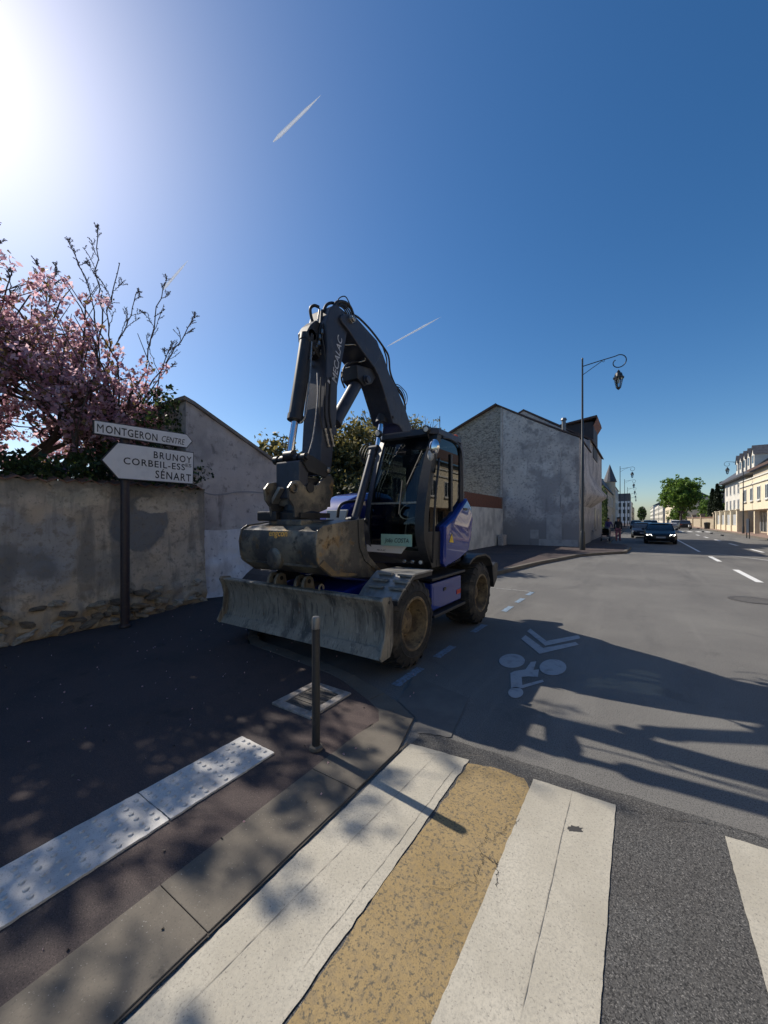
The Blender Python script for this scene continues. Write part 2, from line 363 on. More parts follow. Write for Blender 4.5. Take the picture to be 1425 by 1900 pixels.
# kerb stones, one by one
kerb = thing('kerb', (0, 0, 0), 'pale concrete kerb of the left pavement', None, kind='structure')
def along(pl, s):
    for a, b in zip(pl, pl[1:]):
        a, b = Vector(a), Vector(b); L = (b - a).length
        if s <= L: return a + (b - a) * (s / L)
        s -= L
    return Vector(pl[-1])
lens = [(Vector(b) - Vector(a)).length for a, b in zip(KL, KL[1:])]
def at_both(s):
    for i, L in enumerate(lens):
        if s <= L:
            f = s / L; return Vector(KL[i]).lerp(Vector(KL[i + 1]), f), inner[i].lerp(inner[i + 1], f)
        s -= L
    return Vector(KL[-1]), inner[-1]
s0 = 8.0; rk = random.Random(8)
while s0 < sum(lens[:17]) - 20:
    st = 0.98 if 13 < s0 < 21 or s0 < 13 else 1.0
    if 14.2 < s0 < 17.5: st = 0.5
    a, ai = at_both(s0 + 0.0015); b, bi = at_both(s0 + st - 0.0015); m_, mi_ = at_both(s0 + st / 2)
    dz = rk.uniform(-0.0015, 0.0015)
    mb = MB(); top = [(p.x, p.y, zs(p.y) + 0.003 + dz) for p in (a, m_, b, bi, mi_, ai)]; bot = [(p.x, p.y, -0.05) for p in (a, m_, b, bi, mi_, ai)]
    mb.loft([bot, top]); mb.build('kerb_stone', M_kerb, kerb, bevel=0.003)
    s0 += st
mb = MB(); mb.box(-2.0, -1.8, at_both(s0)[0].y + 0.01, 700, -0.05, 0.125); mb.build('kerb_run', M_kerb, kerb)
# right pavement
g = MB(); KR = [(9.0, -12), (8.8, 30), (8.7, 45), (9.2, 60), (9.0, 75), (8.6, 100), (8.6, 700)]
M_walkr = mat('red_pavement', (0.24, 0.15, 0.115), [((0.3, 0.22, 0.18), 1.2, 0.4, 0.6), ((0.15, 0.1, 0.08), 40, 0.55, 0.7)], rough=0.85)
for a, b in zip(KR, KR[1:]): g.loft([[(a[0] + .2, a[1], -.05), (a[0] + .2, a[1], .13), (20, a[1], .13), (20, a[1], -.05)], [(b[0] + .2, b[1], -.05), (b[0] + .2, b[1], .13), (20, b[1], .13), (20, b[1], -.05)]])
tag(g.build('pavement_right', M_walkr), 'reddish pavement along the right side of the street', kind='structure')
g = MB()
for a, b in zip(KR, KR[1:]): g.loft([[(a[0], a[1], -.05), (a[0], a[1], .135), (a[0] + .2, a[1], .135), (a[0] + .2, a[1], -.05)], [(b[0], b[1], -.05), (b[0], b[1], .135), (b[0] + .2, b[1], .135), (b[0] + .2, b[1], -.05)]], cap=True)
tag(g.build('kerb_right', M_kerb), 'pale kerb of the right pavement', kind='structure')

# zebra crossing and markings
def marking(name, pts, m, label, cat, z=0.01, group=None, seed=1, amp=0.006, step=0.04):
    mb = MB(); c = sum((Vector((*p, 0)) for p in pts), Vector()) / len(pts)
    mb.sheet(ragged(pts, step, amp, z, seed)); o = mb.build(name, m, loc=(c.x, c.y, 0)); o.data.materials[0] = m
    return tag(o, label, cat, group)
def q(px, py): v = onz(px, py); return (v.x, v.y)
marking('crosswalk_stripe', [(-1.43, -3.4), (-0.98, -3.4), (-0.985, 2.56), (-1.42, 2.5)], M_white, 'cracked white crosswalk stripe along the kerb, left of the ochre band', 'road marking', 0.0075, 'crosswalk stripes', 2, 0.005)
marking('crosswalk_stripe', [(-0.6, -3.4), (-0.1, -3.4), (-0.112, 2.63), (-0.565, 2.6)], M_white, 'white crosswalk stripe right of the ochre band, with a dark chipped spot', 'road marking', 0.0075, 'crosswalk stripes', 3, 0.003)
marking('crosswalk_stripe', [(0.385, -3.4), (0.88, -3.4), (0.87, 2.72), (0.38, 2.69)], M_white, 'white crosswalk stripe cut off by the right edge of the photo', 'road marking', 0.0075, 'crosswalk stripes', 4, 0.003)
marking('ochre_band', [(-0.99, -3.4), (-0.585, -3.4), (-0.56, 2.5), (-0.62, 2.57), (-0.78, 2.58), (-0.97, 2.52)], M_ochre, 'worn ochre yellow paint band between two white crosswalk stripes', 'road marking', 0.0055, None, 5, 0.008)
M_spot = mat('bare_spot', (0.05, 0.048, 0.047), rough=0.9)
r5 = random.Random(5); pc = q(1067, 1541)
def blob(cx, cy, rx, ry, n=14, seed=0, j=0.35, ang=0):
    r = random.Random(seed); out = []
    for i in range(n):
        a = 2 * math.pi * i / n; k = 1 + r.uniform(-j, j); x, y = rx * k * math.cos(a), ry * k * math.sin(a)
        out.append((cx + x * math.cos(ang) - y * math.sin(ang), cy + x * math.sin(ang) + y * math.cos(ang)))
    return out
marking('paint_chip', blob(pc[0], pc[1], 0.042, 0.022, 22, 8, 0.28, 0.6), M_spot, 'small dark chip in the white stripe right of the ochre band', 'paint chip', 0.0085, None, 1, 0.001, 0.02)
# cracks across the stripes and the ochre paint: thin dark ribbons lying in the paint
M_crack = mat('crack_dark', (0.03, 0.028, 0.026), rough=0.95)
def crack(a, b, wdt, seed, z=0.0145, jit=0.02, n=40):
    r = random.Random(seed); a, b = Vector((*a, 0)), Vector((*b, 0)); d = b - a; nq = Vector((-d.y, d.x, 0)).normalized(); L, R = [], []; off = 0
    for i in range(n + 1):
        off += r.uniform(-1, 1) * jit; off *= 0.9; p = a + d * (i / n) + nq * off; ww = wdt * r.uniform(0.25, 1.3) * (0.3 + min(1, min(i, n - i) / 4))
        L.append((*(p + nq * ww).xy, z)); R.append((*(p - nq * ww).xy, z))
    return L, R
mb = MB()
for (a, b, wd, sd, j) in [(q(905, 1540), q(880, 1640), .0012, 1, .012), (q(965, 1520), q(900, 1560), .001, 2, .01), (q(895, 1590), q(925, 1605), .0022, 5, .006),
                          (q(846, 1425), q(560, 1800), .0008, 6, .004),
                          (q(1150, 1500), q(1425, 1555), .0016, 11, .012), (q(890, 1640), q(800, 1660), .0008, 12, .008), (q(925, 1600), q(920, 1650), .0018, 14, .008)]:
    L, R = crack(a, b, wd, sd, 0.0092, j)
    for i in range(len(L) - 1): mb.sheet([L[i], R[i], R[i + 1], L[i + 1]])
ms_ = MB()
for (a, b, wd, sd, j) in [(q(1062, 1470), q(965, 1900), .0012, 8, .0012), (q(812, 1400), q(330, 1890), .0011, 9, .0012), (q(905, 1405), q(770, 1400), .0008, 13, .001)]:
    L, R = crack(a, b, wd, sd, 0.0093, j)
    for i in range(len(L) - 1): ms_.sheet([L[i], R[i], R[i + 1], L[i + 1]])
tag(ms_.build('paint_seams', mat('seam_grey', (.24, .22, .185), rough=.9)), 'thin grey seams between the laid strips of white paint', 'seams', kind='stuff')
tag(mb.build('road_cracks', M_crack), 'fine dark cracks in the paint and asphalt', 'cracks', kind='stuff')
# gutter joint line along the flush kerb
mb = MB(); mb.sheet(ragged([(-1.45, -8), (-1.441, -8), (-1.44, 2.5), (-1.452, 2.5)], 0.06, 0.004, 0.0085, 9)); tag(mb.build('gutter_joint', mat('joint_dirt', (.07, .06, .05), rough=.95)), 'dark joint between the flush kerb and the road', kind='structure')
# tactile slabs
M_tact = mat('tactile_white', (0.6, 0.585, 0.55), [((0.45, 0.43, 0.4), 5, 0.45, 0.7), ((0.25, 0.23, 0.2), 50, 0.62, 0.72, dict(amount=.7)), ((0.35, .33, .3), 140, .55, .7)], rough=0.65, bumps=[(80, 0.15, 0.002)])
M_stud = mat('tactile_stud', (0.48, 0.465, 0.435), [((.58, .57, .54), 60, .45, .6)], rough=.7)
stud_me = None
def tactile(y0, y1, label, seed):
    global stud_me
    t = thing('tactile_slab', (-2.345, (y0 + y1) / 2, 0.012), label, 'tactile paving', 'white tactile slabs')
    mb = MB(); pts = ragged([(-2.53, y0 + .001), (-2.16, y0 + .001), (-2.16, y1 - .001), (-2.53, y1 - .001)], 0.03, 0.003, 0.006, seed)
    mb.prism(pts, (0, 0, 0.018)); mb.build('slab', M_tact, t)
    if stud_me is None:
        k = MB(); k.lathe((0, 0, 0), (0, 0, 1), [(0, .0135), (.0055, .0125), (.0075, .009)], 12); so_ = k.build('stud', M_stud, t, smooth=60); stud_me = so_.data
        for v in stud_me.vertices: v.co += BASE[t]
        bpy.data.objects.remove(so_)
    n = 11
    for i in range(n):
        for j in range(6 if i % 2 else 5):
            x = -2.53 + 0.035 + (j + (0 if i % 2 else .5)) * 0.06; y = y0 + 0.035 + i * (y1 - y0 - 0.07) / (n - 1)
            inst(stud_me, 'stud', t, (x, y, 0.0235))
tactile(1.12, 1.85, 'white studded tactile slab ending near the bollard', 1)
tactile(0.38, 1.115, 'white studded tactile slab cut off by the left edge of the photo', 2)
# bicycle marking (reads for riders coming towards the camera)
def mk(pts, label, m=M_faint, seed=1, cat='road marking', name='cycle_marking', z=0.006): return marking(name, pts, m, label, cat, z, None, seed, 0.004, 0.05)
M_bike = mat('line_greyed', (0.36, 0.37, 0.38), [((0.24, 0.245, 0.25), 9, 0.5, 0.7)], rough=0.8)
bk = thing('bicycle_marking', (-1.0, 4.6, 0), 'greyish painted bicycle rider sign on the road', 'road marking')
def bpart(nm, pts, z=0.006):
    mb = MB(); mb.sheet([(x, y, z) for x, y in pts]); return mb.build(nm, M_bike, bk)
def ell(px, py, rx, ry): return [(q(px + rx * math.cos(a), py + ry * math.sin(a))) for a in [2 * math.pi * i / 28 for i in range(28)]]
bpart('front_wheel', ell(950, 1227, 24, 13)); bpart('rear_wheel', ell(1026, 1239, 25, 15))
bpart('rider_head', ell(957, 1286, 14, 10))
bpart('rider_body', [q(*p) for p in [(985, 1229), (995, 1228), (990, 1244), (1000, 1243), (998, 1257), (980, 1256), (968, 1257), (969, 1272), (1007, 1262), (1009, 1266), (970, 1278), (948, 1278), (947, 1250), (955, 1246), (975, 1243)]])
bpart('chevron', [q(*p) for p in [(984, 1167), (1014, 1190), (1073, 1179), (1077, 1185), (1012, 1199), (978, 1172)]])
bpart('chevron', [q(*p) for p in [(975, 1179), (1008, 1203), (1068, 1192), (1074, 1197), (1001, 1214), (967, 1186)]])
for i, (yy, L, lb) in enumerate([(3.3, .55, 'blue bay dash beside the front wheel of the excavator'), (4.25, .5, 'blue bay dash between the wheels of the excavator'), (5.5, .5, 'blue bay dash beside the rear wheel of the excavator'), (7.05, .5, 'nearest of the three sunlit blue bay dashes'), (7.95, .5, 'middle one of the three sunlit blue bay dashes'), (8.85, .5, 'farthest of the three sunlit blue bay dashes')]):
    marking('bay_dash', [(-2.1, yy), (-2.0, yy), (-2.0, yy + L), (-2.1, yy + L)], M_blue, lb, 'road marking', 0.005, 'blue parking bay dashes', 20 + i)
marking('bay_line', [(-4.0, 9.3), (-2.0, 9.3), (-2.0, 9.38), (-4.0, 9.38)], M_faint, 'pale worn line closing the parking bay behind the excavator', 'road marking', 0.005, None, 31)
for i, (a, b, x, lb) in enumerate([(14.1, 17.2, 2.7, 'largest white lane dash near the right edge'), (20.2, 22.7, 2.7, 'white lane dash next behind the largest one')]):
    marking('lane_dash', [(x - .08, a), (x + .08, a), (x + .08, b), (x - .08, b)], M_line, lb, 'road marking', 0.005, 'white lane dashes', 40 + i, 0.004, 0.2)
marking('lane_line', [(2.58, 25.7), (2.7, 25.7), (2.75, 58), (2.63, 58)], M_line, 'solid white lane line ahead of the black car', 'road marking', 0.005, None, 44, 0.004, 0.4)
marking('turn_line', [(2.7, 25.72), (2.6, 25.9), (4.4, 22.0), (7.2, 18.2), (7.2, 18.0), (4.4, 21.8)], M_line, 'thin white line slanting across the house shadow', 'road marking', 0.0075, None, 45, 0.003, 0.4)
for i in range(5):
    a = 27.0 + 6.2 * i
    marking('lane_dash', [(5.22, a), (5.38, a), (5.38, a + 2.6), (5.22, a + 2.6)], M_line, ['white lane dash on the right lane border nearest the camera', 'second white dash of the right lane border', 'third white dash of the right lane border', 'fourth white dash of the right lane border', 'farthest white dash of the right lane border'][i], 'road marking', 0.005, 'white lane dashes', 50 + i, 0.004, 0.3)
words = ['first', 'second', 'third', 'fourth', 'fifth', 'sixth', 'seventh', 'eighth']
for i in range(8):
    x = 0.9 + i * 0.95
    marking('crosswalk_stripe', [(x, 66), (x + .5, 66), (x + .5, 69.5), (x, 69.5)], M_line, words[i] + ' stripe from the left of the far zebra crossing', 'road marking', 0.006, 'far crosswalk stripes', 60 + i, 0.004, 0.5)
# covers
M_iron = mat('cast_iron', (0.07, 0.066, 0.062), [((0.12, 0.1, 0.08), 30, 0.5, 0.7)], rough=0.7, bumps=[(60, .3, .003)], metal=0.1)
M_conc = mat('concrete_frame', (0.34, 0.31, 0.28), [((0.2, 0.18, 0.16), 12, 0.45, 0.65), ((0.1, 0.09, 0.08), 90, 0.6, 0.7)], rough=0.85)
d = thing('drain_cover', (-2.52, 2.6, zs(2.6)), 'dark drain cover in a pale frame behind the bollard', 'drain cover')
mb = MB(); z = 0.026
for (x0, x1, y0, y1) in [(-2.76, -2.68, 2.33, 2.88), (-2.36, -2.28, 2.33, 2.88), (-2.678, -2.362, 2.33, 2.41), (-2.678, -2.362, 2.80, 2.88)]: mb.box(x0, x1, y0, y1, -0.01, z + 0.006)
mb.build('frame', M_conc, d, bevel=0.006)
mb = MB(); mb.box(-2.676, -2.364, 2.412, 2.798, -0.01, z - 0.002); lid = mb.build('lid', M_iron, d)
for i in range(6):
    k = MB(); k.box(-2.66, -2.38, 2.45 + i * .06, 2.475 + i * .06, z - 0.004, z + 0.004); k.build('bar', M_iron, lid)
mh = thing('manhole_cover', (3.55, 11.6, 0), 'round cast iron manhole cover at the right edge of the road', 'manhole')
c = q(1400, 1114); mh.location = (c[0], c[1], 0); BASE[mh] = Vector((c[0], c[1], 0))
mb = MB(); mb.lathe((c[0], c[1], 0), (0, 0, 1), [(0.001, .42), (.008, .42), (.008, .36)], 30); mb.build('ring', M_iron, mh)
mb = MB(); mb.lathe((c[0], c[1], 0), (0, 0, 1), [(0.001, .355), (.006, .355)], 30)
for i in range(-4, 5):
    hw = math.sqrt(.31 ** 2 - (i * .065) ** 2); mb.box(c[0] - hw, c[0] + hw, c[1] + i * .065 - .014, c[1] + i * .065 + .014, .006, .009)
mb.build('lid', M_asph, mh)
# gutter apron in front of the bay corner
marking('gutter_apron', [(-1.44, 2.66), (-1.2, 2.75), (-1.33, 3.45), (-2.0, 3.6), (-1.86, 3.04), (-1.57, 2.86)], mat('gutter_grey', (0.14, 0.135, 0.125), [((0.11, 0.106, 0.1), 3, .4, .6), ((0.2, 0.19, 0.18), 120, .62, .7)], rough=.85), 'smooth grey gutter apron at the kerb corner', 'gutter', 0.007, None, 71, 0.008)
# ------------------------------------------------------------------ left side: walls, trees, sign, bollard
def bl_(y, z, ry, rz, amp=1.2): return dict(kind='blob', c=(0, y, z), r=(3, ry, rz), amp=amp)
M_rend = mat('old_render', (0.6, 0.49, 0.36), [((0.4, 0.345, 0.275), 1.4, 0.45, 0.6, dict(detail=8)), ((0.43, 0.4, 0.365), 1.3, 1.82, 1.72, bl_(.7, 1.22, 1.75, .62, 1.5)), ((0.25, 0.24, 0.225), 2.0, 1.72, 1.5, bl_(1.0, 1.05, 1.5, .5, 1.8)),
        ((0.24, 0.23, 0.215), 1.7, 1.72, 1.62, bl_(3.15, 1.62, .55, .5, 1.5)), ((0.32, 0.315, 0.31), 1.7, 1.8, 1.5, bl_(-2.6, 1.3, 1.6, .8, 1.5)), ((0.64, 0.55, 0.41), 4.0, 1.75, 1.6, bl_(2.05, 1.97, .16, .16, 1.4)), ((0.64, 0.55, 0.41), 4.0, 1.75, 1.6, bl_(2.42, 2.02, .22, .14, 1.4)), ((0.6, 0.52, 0.4), 4.0, 1.75, 1.6, bl_(3.6, 1.95, .6, .14, 1.4)),
        ((0.44, 0.335, 0.21), 2.6, 0.95, 0.6, dict(kind='z', amp=0.8, detail=8)), ((0.2, 0.185, 0.165), 2.6, .52, .62, dict(stretch=(1, 1.6, .22), detail=8, amount=.6)), ((0.26, 0.22, 0.17), 9, 0.52, 0.66, dict(detail=9, amount=.75)), ((0.13, 0.12, 0.1), 26, 0.58, 0.7, dict(detail=6, amount=.6)), ((0.12, 0.125, 0.1), 3.0, 2.25, 2.6, dict(kind='z', amp=0.7, amount=.75))],
        rough=0.92, bumps=[(3, 0.5, 0.05, dict(detail=8)), (28, 0.5, 0.012, dict(detail=8))])
M_stone = mat('rubble_stone', (0.42, 0.33, 0.215), [((0.22, 0.165, 0.105), .9, .4, .65), ((0.42, 0.36, 0.27), 2.1, .55, .7), ((0.14, 0.11, 0.08), 5, .52, .68)], rough=0.92, bumps=[(18, .6, .02, dict(detail=8))])
M_gable = mat('grey_render', (0.5, 0.455, 0.42), [((0.35, 0.32, 0.3), 0.7, .44, .58, dict(detail=9)), ((0.56, 0.52, 0.48), 1.7, .54, .66, dict(detail=9)), ((0.18, 0.165, 0.155), 7, .56, .68, dict(detail=9, amount=.75)), ((.2, .18, .17), 3, .6, .68, dict(stretch=(1, 1, .25), amount=.6))], rough=.93, bumps=[(6, .5, .03, dict(detail=9)), (50, .4, .008)])
M_stone2 = mat('rubble_stone_dark', (0.24, 0.19, 0.13), [((0.14, 0.11, 0.08), .8, .4, .65), ((0.32, 0.27, 0.2), 2.3, .55, .7)], rough=.92, bumps=[(3, .8, .05, dict(detail=8))])
M_stone3 = mat('rubble_stone_pale', (0.5, 0.43, 0.33), [((0.34, 0.28, 0.2), .8, .4, .65), ((0.56, 0.5, 0.41), 2.3, .55, .7)], rough=.92, bumps=[(3, .8, .05, dict(detail=8))])
M_tile = mat('coping_tile', (0.27, 0.14, 0.09), [((0.16, 0.1, 0.075), 6, .4, .65), ((0.1, 0.11, 0.06), 18, .55, .7)], rough=.9, bumps=[(40, .4, .005)])
M_pale = mat('pale_tarp', (0.76, 0.74, 0.72), [((0.55, 0.53, 0.52), 3, .45, .65, dict(stretch=(1, 1, .4))), ((0.25, 0.24, 0.24), 10, .6, .72)], rough=.75, bumps=[(9, .5, .02, dict(detail=6))])

WA, WB = Vector((-6.80, -7.0, 0)), Vector((-7.08, 4.34, 0))     # foot line of the garden wall
def wall_x(y): return WA.x + (WB.x - WA.x) * (y - WA.y) / (WB.y - WA.y)
gw = thing('garden_wall', (-6.95, 0, 0), 'old rendered garden wall with bare rubble stones at its foot', 'wall')
def rough_panel(name, m, parent, fx, y0, y1, ztop, ny, nz, amp, thick=0.35, z0=0.0, seed=0.0, foot=0.0):
    """uneven wall face looking along +X with top, back and ends; fx(y) gives the face line, ztop(y) the top"""
    mb = MB(); rows = []
    for i in range(ny + 1):
        y = y0 + (y1 - y0) * i / ny; zt = ztop(y); row = []
        for k in range(nz + 1):
            zz = z0 + (zt - z0) * k / nz
            ft = max(0, 1 - zz / 0.7) if foot else 0
            d = amp * fbm(y * 1.3 + seed, zz * 1.3, seed) + (0.4 + 2.0 * ft) * amp * fbm(y * 6 + seed, zz * 8, 3.0) + foot * max(0, 1 - zz / 0.55)
            row.append((fx(y) + d, y, zz))
        row += [(fx(y) - thick, y, zt), (fx(y) - thick, y, z0)]
        rows.append(row)
    mb.loft(rows, cap=True, closed=False); return mb.build(name, m, parent, smooth=50)
rough_panel('render', M_rend, gw, wall_x, -7.0, 4.34, lambda y: 2.12 + 0.014 * (y + 7), 220, 44, 0.045, foot=0.07)
stone_mes = []
rq = random.Random(21)
def stone_mesh(seed):
    r = random.Random(seed); bm = bmesh.new(); bmesh.ops.create_cube(bm, size=1.75); bmesh.ops.bevel(bm, geom=bm.edges[:], offset=.42, segments=1, affect='EDGES')
    for v in bm.verts: v.co = Vector((v.co.x * .55, v.co.y, v.co.z)) * (1 + r.uniform(-.3, .18)) + Vector((0, r.uniform(-.15, .15), r.uniform(-.15, .15)))
    me = bpy.data.meshes.new('stone'); bm.to_mesh(me); bm.free(); me.materials.append([M_stone, M_stone2, M_stone3][seed % 3]); return me
stone_mes = [stone_mesh(i) for i in range(9)]
for row in range(5):
    y = -2.0
    while y < 4.2:
        L = rq.uniform(.09, .3); zz = 0.08 + row * 0.095 + rq.uniform(-.035, .035)
        keep = 0.95 if row < 2 else (0.75 if row < 3 else (0.45 if y > 0.6 else 0.25))
        if rq.random() < keep and y > -1.6:
            inst(rq.choice(stone_mes), 'stone', gw, (wall_x(y + L / 2) + 0.07 * max(0, 1 - zz / .55) + 0.005, y + L / 2, zz), (rq.uniform(-.45, .45), rq.uniform(-.3, .3), rq.uniform(-.25, .25)), (rq.uniform(.10, .2), L * .56, rq.uniform(.04, .07)))
        y += L * rq.uniform(1.0, 1.25)
tl_ = MB(); tl_.loft([[(-.28, -.105, .0), (-.28, 0, .05), (-.28, .105, 0), (-.28, .09, -.015), (-.28, 0, .032), (-.28, -.09, -.015)], [(.1, -.115, -.075), (.1, 0, -.02), (.1, .115, -.075), (.1, .1, -.09), (.1, 0, -.04), (.1, -.1, -.09)]])
t0_ = tl_.build('tile', M_tile, gw); tme = t0_.data
for v in tme.vertices: v.co += BASE[gw]
bpy.data.objects.remove(t0_)
y = -4.0
while y < 4.25:
    inst(tme, 'tile', gw, (wall_x(y) - .07 + rq.uniform(-.01, .01), y, 2.12 + 0.014 * (y + 7) + .06 + rq.uniform(-.012, .008)), (rq.uniform(-.05, .05), rq.uniform(-.05, .05), rq.uniform(-.06, .06)))
    y += .215
# lean-to building with a sloping top
sh = thing('lean_to_building', (-9, 6.4, 0), 'grey rendered lean-to wall with a sloping top beside the garden wall', 'building')
top = lambda y: max(1.9, 3.98 - .435 * (y - 4.05)) if y > 4.05 else 3.98
rough_panel('wall', M_gable, sh, lambda y: -7.25, 4.05, 8.9, top, 60, 36, 0.03, thick=4.5, seed=5.0)
mb = MB(); mb.loft([[(-7.19 + .02 * math.sin(y * 9), y, top(y) - .01), (-7.19, y, top(y) + .06), (-11.8, y, top(y) + .06), (-11.8, y, top(y) - .01)] for y in np.linspace(3.99, 8.95, 26)]); mb.build('roof_edge', mat('cement_cap', (.25, .22, .19), [((.16, .14, .12), 5, .4, .65)], rough=.9, bumps=[(12, .5, .02)]), sh, smooth=40)
mb = MB(); mb.tube(smooth_path([onx(355, 905, -7.2), onx(400, 918, -7.2), onx(450, 912, -7.2), onx(500, 915, -7.2)]), .009, 6); mb.build('cable', mat('grey_cable', (.3, .3, .3), rough=.6), sh)
# pale sheet hung at the foot of the wall
tp = thing('tarpaulin', (-7.15, 5.2, 0), 'crumpled pale sheet at the foot of the lean-to wall behind the blade', 'tarpaulin')
mb = MB(); rows = []
for i in range(41):
    y = 4.32 + i * .055; row = []
    for k in range(25):
        zz = 0.13 + k * .056 + .015 * math.sin(y * 5); u = 1 - k / 24
        row.append((-7.16 + .10 * u ** 2 * (1.2 + math.sin(y * 2.6)) + .045 * fbm(y * 2.2, zz * 3.5, 4) + .03 * u * math.sin(y * 3 + zz * 16 * u), y, zz))
    row += [(row[-1][0] - .03, y, row[-1][2]), (row[0][0] - .05, y, row[0][2])]
    rows.append(row)
mb.loft(rows); mb.build('sheet', M_pale, tp, smooth=60)

# ---------------- bollard
M_boll = mat('bollard_shaded', (0.03, 0.031, 0.033), [((.05, .048, .045), 25, .55, .7)], rough=.5)  # post colour darkened for the shade it stands in
b = thing('bollard', (-1.95, 2.05, 0.012), 'slim dark grey bollard standing on the kerb before the blade', 'bollard')
mb = MB(); mb.lathe((-1.95, 2.05, 0.02), (0, 0, 1), [(0, .029), (.955 - .09, .029)], 20); mb.build('post', M_boll, b, smooth=40)
mb = MB(); mb.lathe((-1.95, 2.05, 0.02), (0, 0, 1), [(.868, .0275), (.87, .030), (.945, .030), (.957, .024), (.96, .01)], 20); mb.build('cap', mat('bollard_cap_sunlit', (.2, .2, .2), rough=.35, metal=.5), b, smooth=40)  # cap colour brighter than the post, as only the cap catches sun
mb = MB(); mb.lathe((-1.95, 2.05, 0.02), (0, 0, 1), [(0, .05), (.02, .046), (.028, .03)], 18); mb.build('collar', M_kerb, b, smooth=50)

# ---------------- direction sign
M_pole = mat('sign_pole', (0.035, 0.025, 0.03), [((.06, .04, .035), 20, .5, .7)], rough=.45)
M_swht = mat('sign_white', (0.8, 0.79, 0.77), [((.68, .67, .65), 6, .5, .8)], rough=.45)
M_sblk = mat('sign_black', (0.03, 0.028, 0.03), rough=.5)
SX = -6.50
sg = thing('direction_sign', (-6.62, 2.75, 0.06), 'road direction sign on a dark pole with two white arrow panels', 'road sign')
pb = onx(232, 1158, -6.62)
mb = MB(); mb.cyl((-6.62, pb.y, .03), (-6.62, pb.y, 3.12), .062, n=20); mb.build('pole', M_pole, sg, smooth=40)
mb = MB(); mb.lathe((-6.62, pb.y, .03), (0, 0, 1), [(0, .085), (.03, .08), (.04, .064)], 18); mb.build('pole_foot', M_pole, sg)
def panel(nm, pix, inset, lab):
    P = [onx(px, py, SX) for px, py in pix]; c = sum(P, Vector()) / len(P)
    mb = MB(); mb.prism([(SX - .03, p.y, p.z) for p in P], (.028, 0, 0)); o = mb.build(nm, M_sblk, sg, bevel=.006); o['label'] = lab
    n = len(P); Q = []
    for i in range(n):     # inset outline
        a, b_, c_ = P[i - 1], P[i], P[(i + 1) % n]
        d1 = (b_ - a).normalized(); d2 = (c_ - b_).normalized()
        n1 = Vector((0, d1.z, -d1.y)); n2 = Vector((0, d2.z, -d2.y))
        if n1.dot(c - b_) < 0: n1 = -n1
        if n2.dot(c - b_) < 0: n2 = -n2
        k = (n1 + n2); k = k / max(.3, k.length_squared) * 2; Q.append(b_ + k * inset)
    f = MB(); f.prism([(SX - .002, p.y, p.z) for p in Q], (.004, 0, 0)); f.build('face', M_swht, o, bevel=0)
    return o
p1 = panel('sign_panel', [(173, 778), (347, 805), (358, 819), (347, 832), (173, 805)], .016, 'upper white arrow panel pointing right')
p2 = panel('sign_panel', [(187, 853), (218, 820), (360, 839), (359, 899), (219, 889)], .016, 'lower white arrow panel pointing left')
def stext(body, a, b_, h, par, **k):
    A, B = onx(*a, SX + .002), onx(*b_, SX + .002); ax = B - A; ax.x = 0
    text(body, 'lettering', M_sblk, par, A, ax, Vector((0, -ax.z, ax.y)), width=ax.length, height=h, extr=.003, **k)
hh = lambda a, b_: abs(onx(*a, SX).z - onx(*b_, SX).z)
stext('M', (180, 801), (192, 803), hh((185, 786), (185, 801)), p1)
stext('ONTGERON', (196, 803.5), (292, 819), hh((185, 786), (185, 801)), p1, bold=.012, space=1.12)
stext('CENTRE', (300, 819), (343, 826), hh((302, 808), (302, 819)), p1, shear=.25, bold=.004)
stext('BRUNOY', (285, 850), (355, 860), hh((290, 838), (290, 851)), p2, bold=.012, space=1.25)
stext('CORBEIL-ESS', (229, 861), (343, 873), hh((235, 848), (235, 861)), p2, bold=.012, space=1.15)
stext('ES', (344, 866), (355, 867.5), hh((348, 861), (348, 867)), p2, bold=.006)
stext('SÉNART', (288, 887), (354, 894), hh((300, 873), (300, 891)), p2, bold=.012, space=1.2)

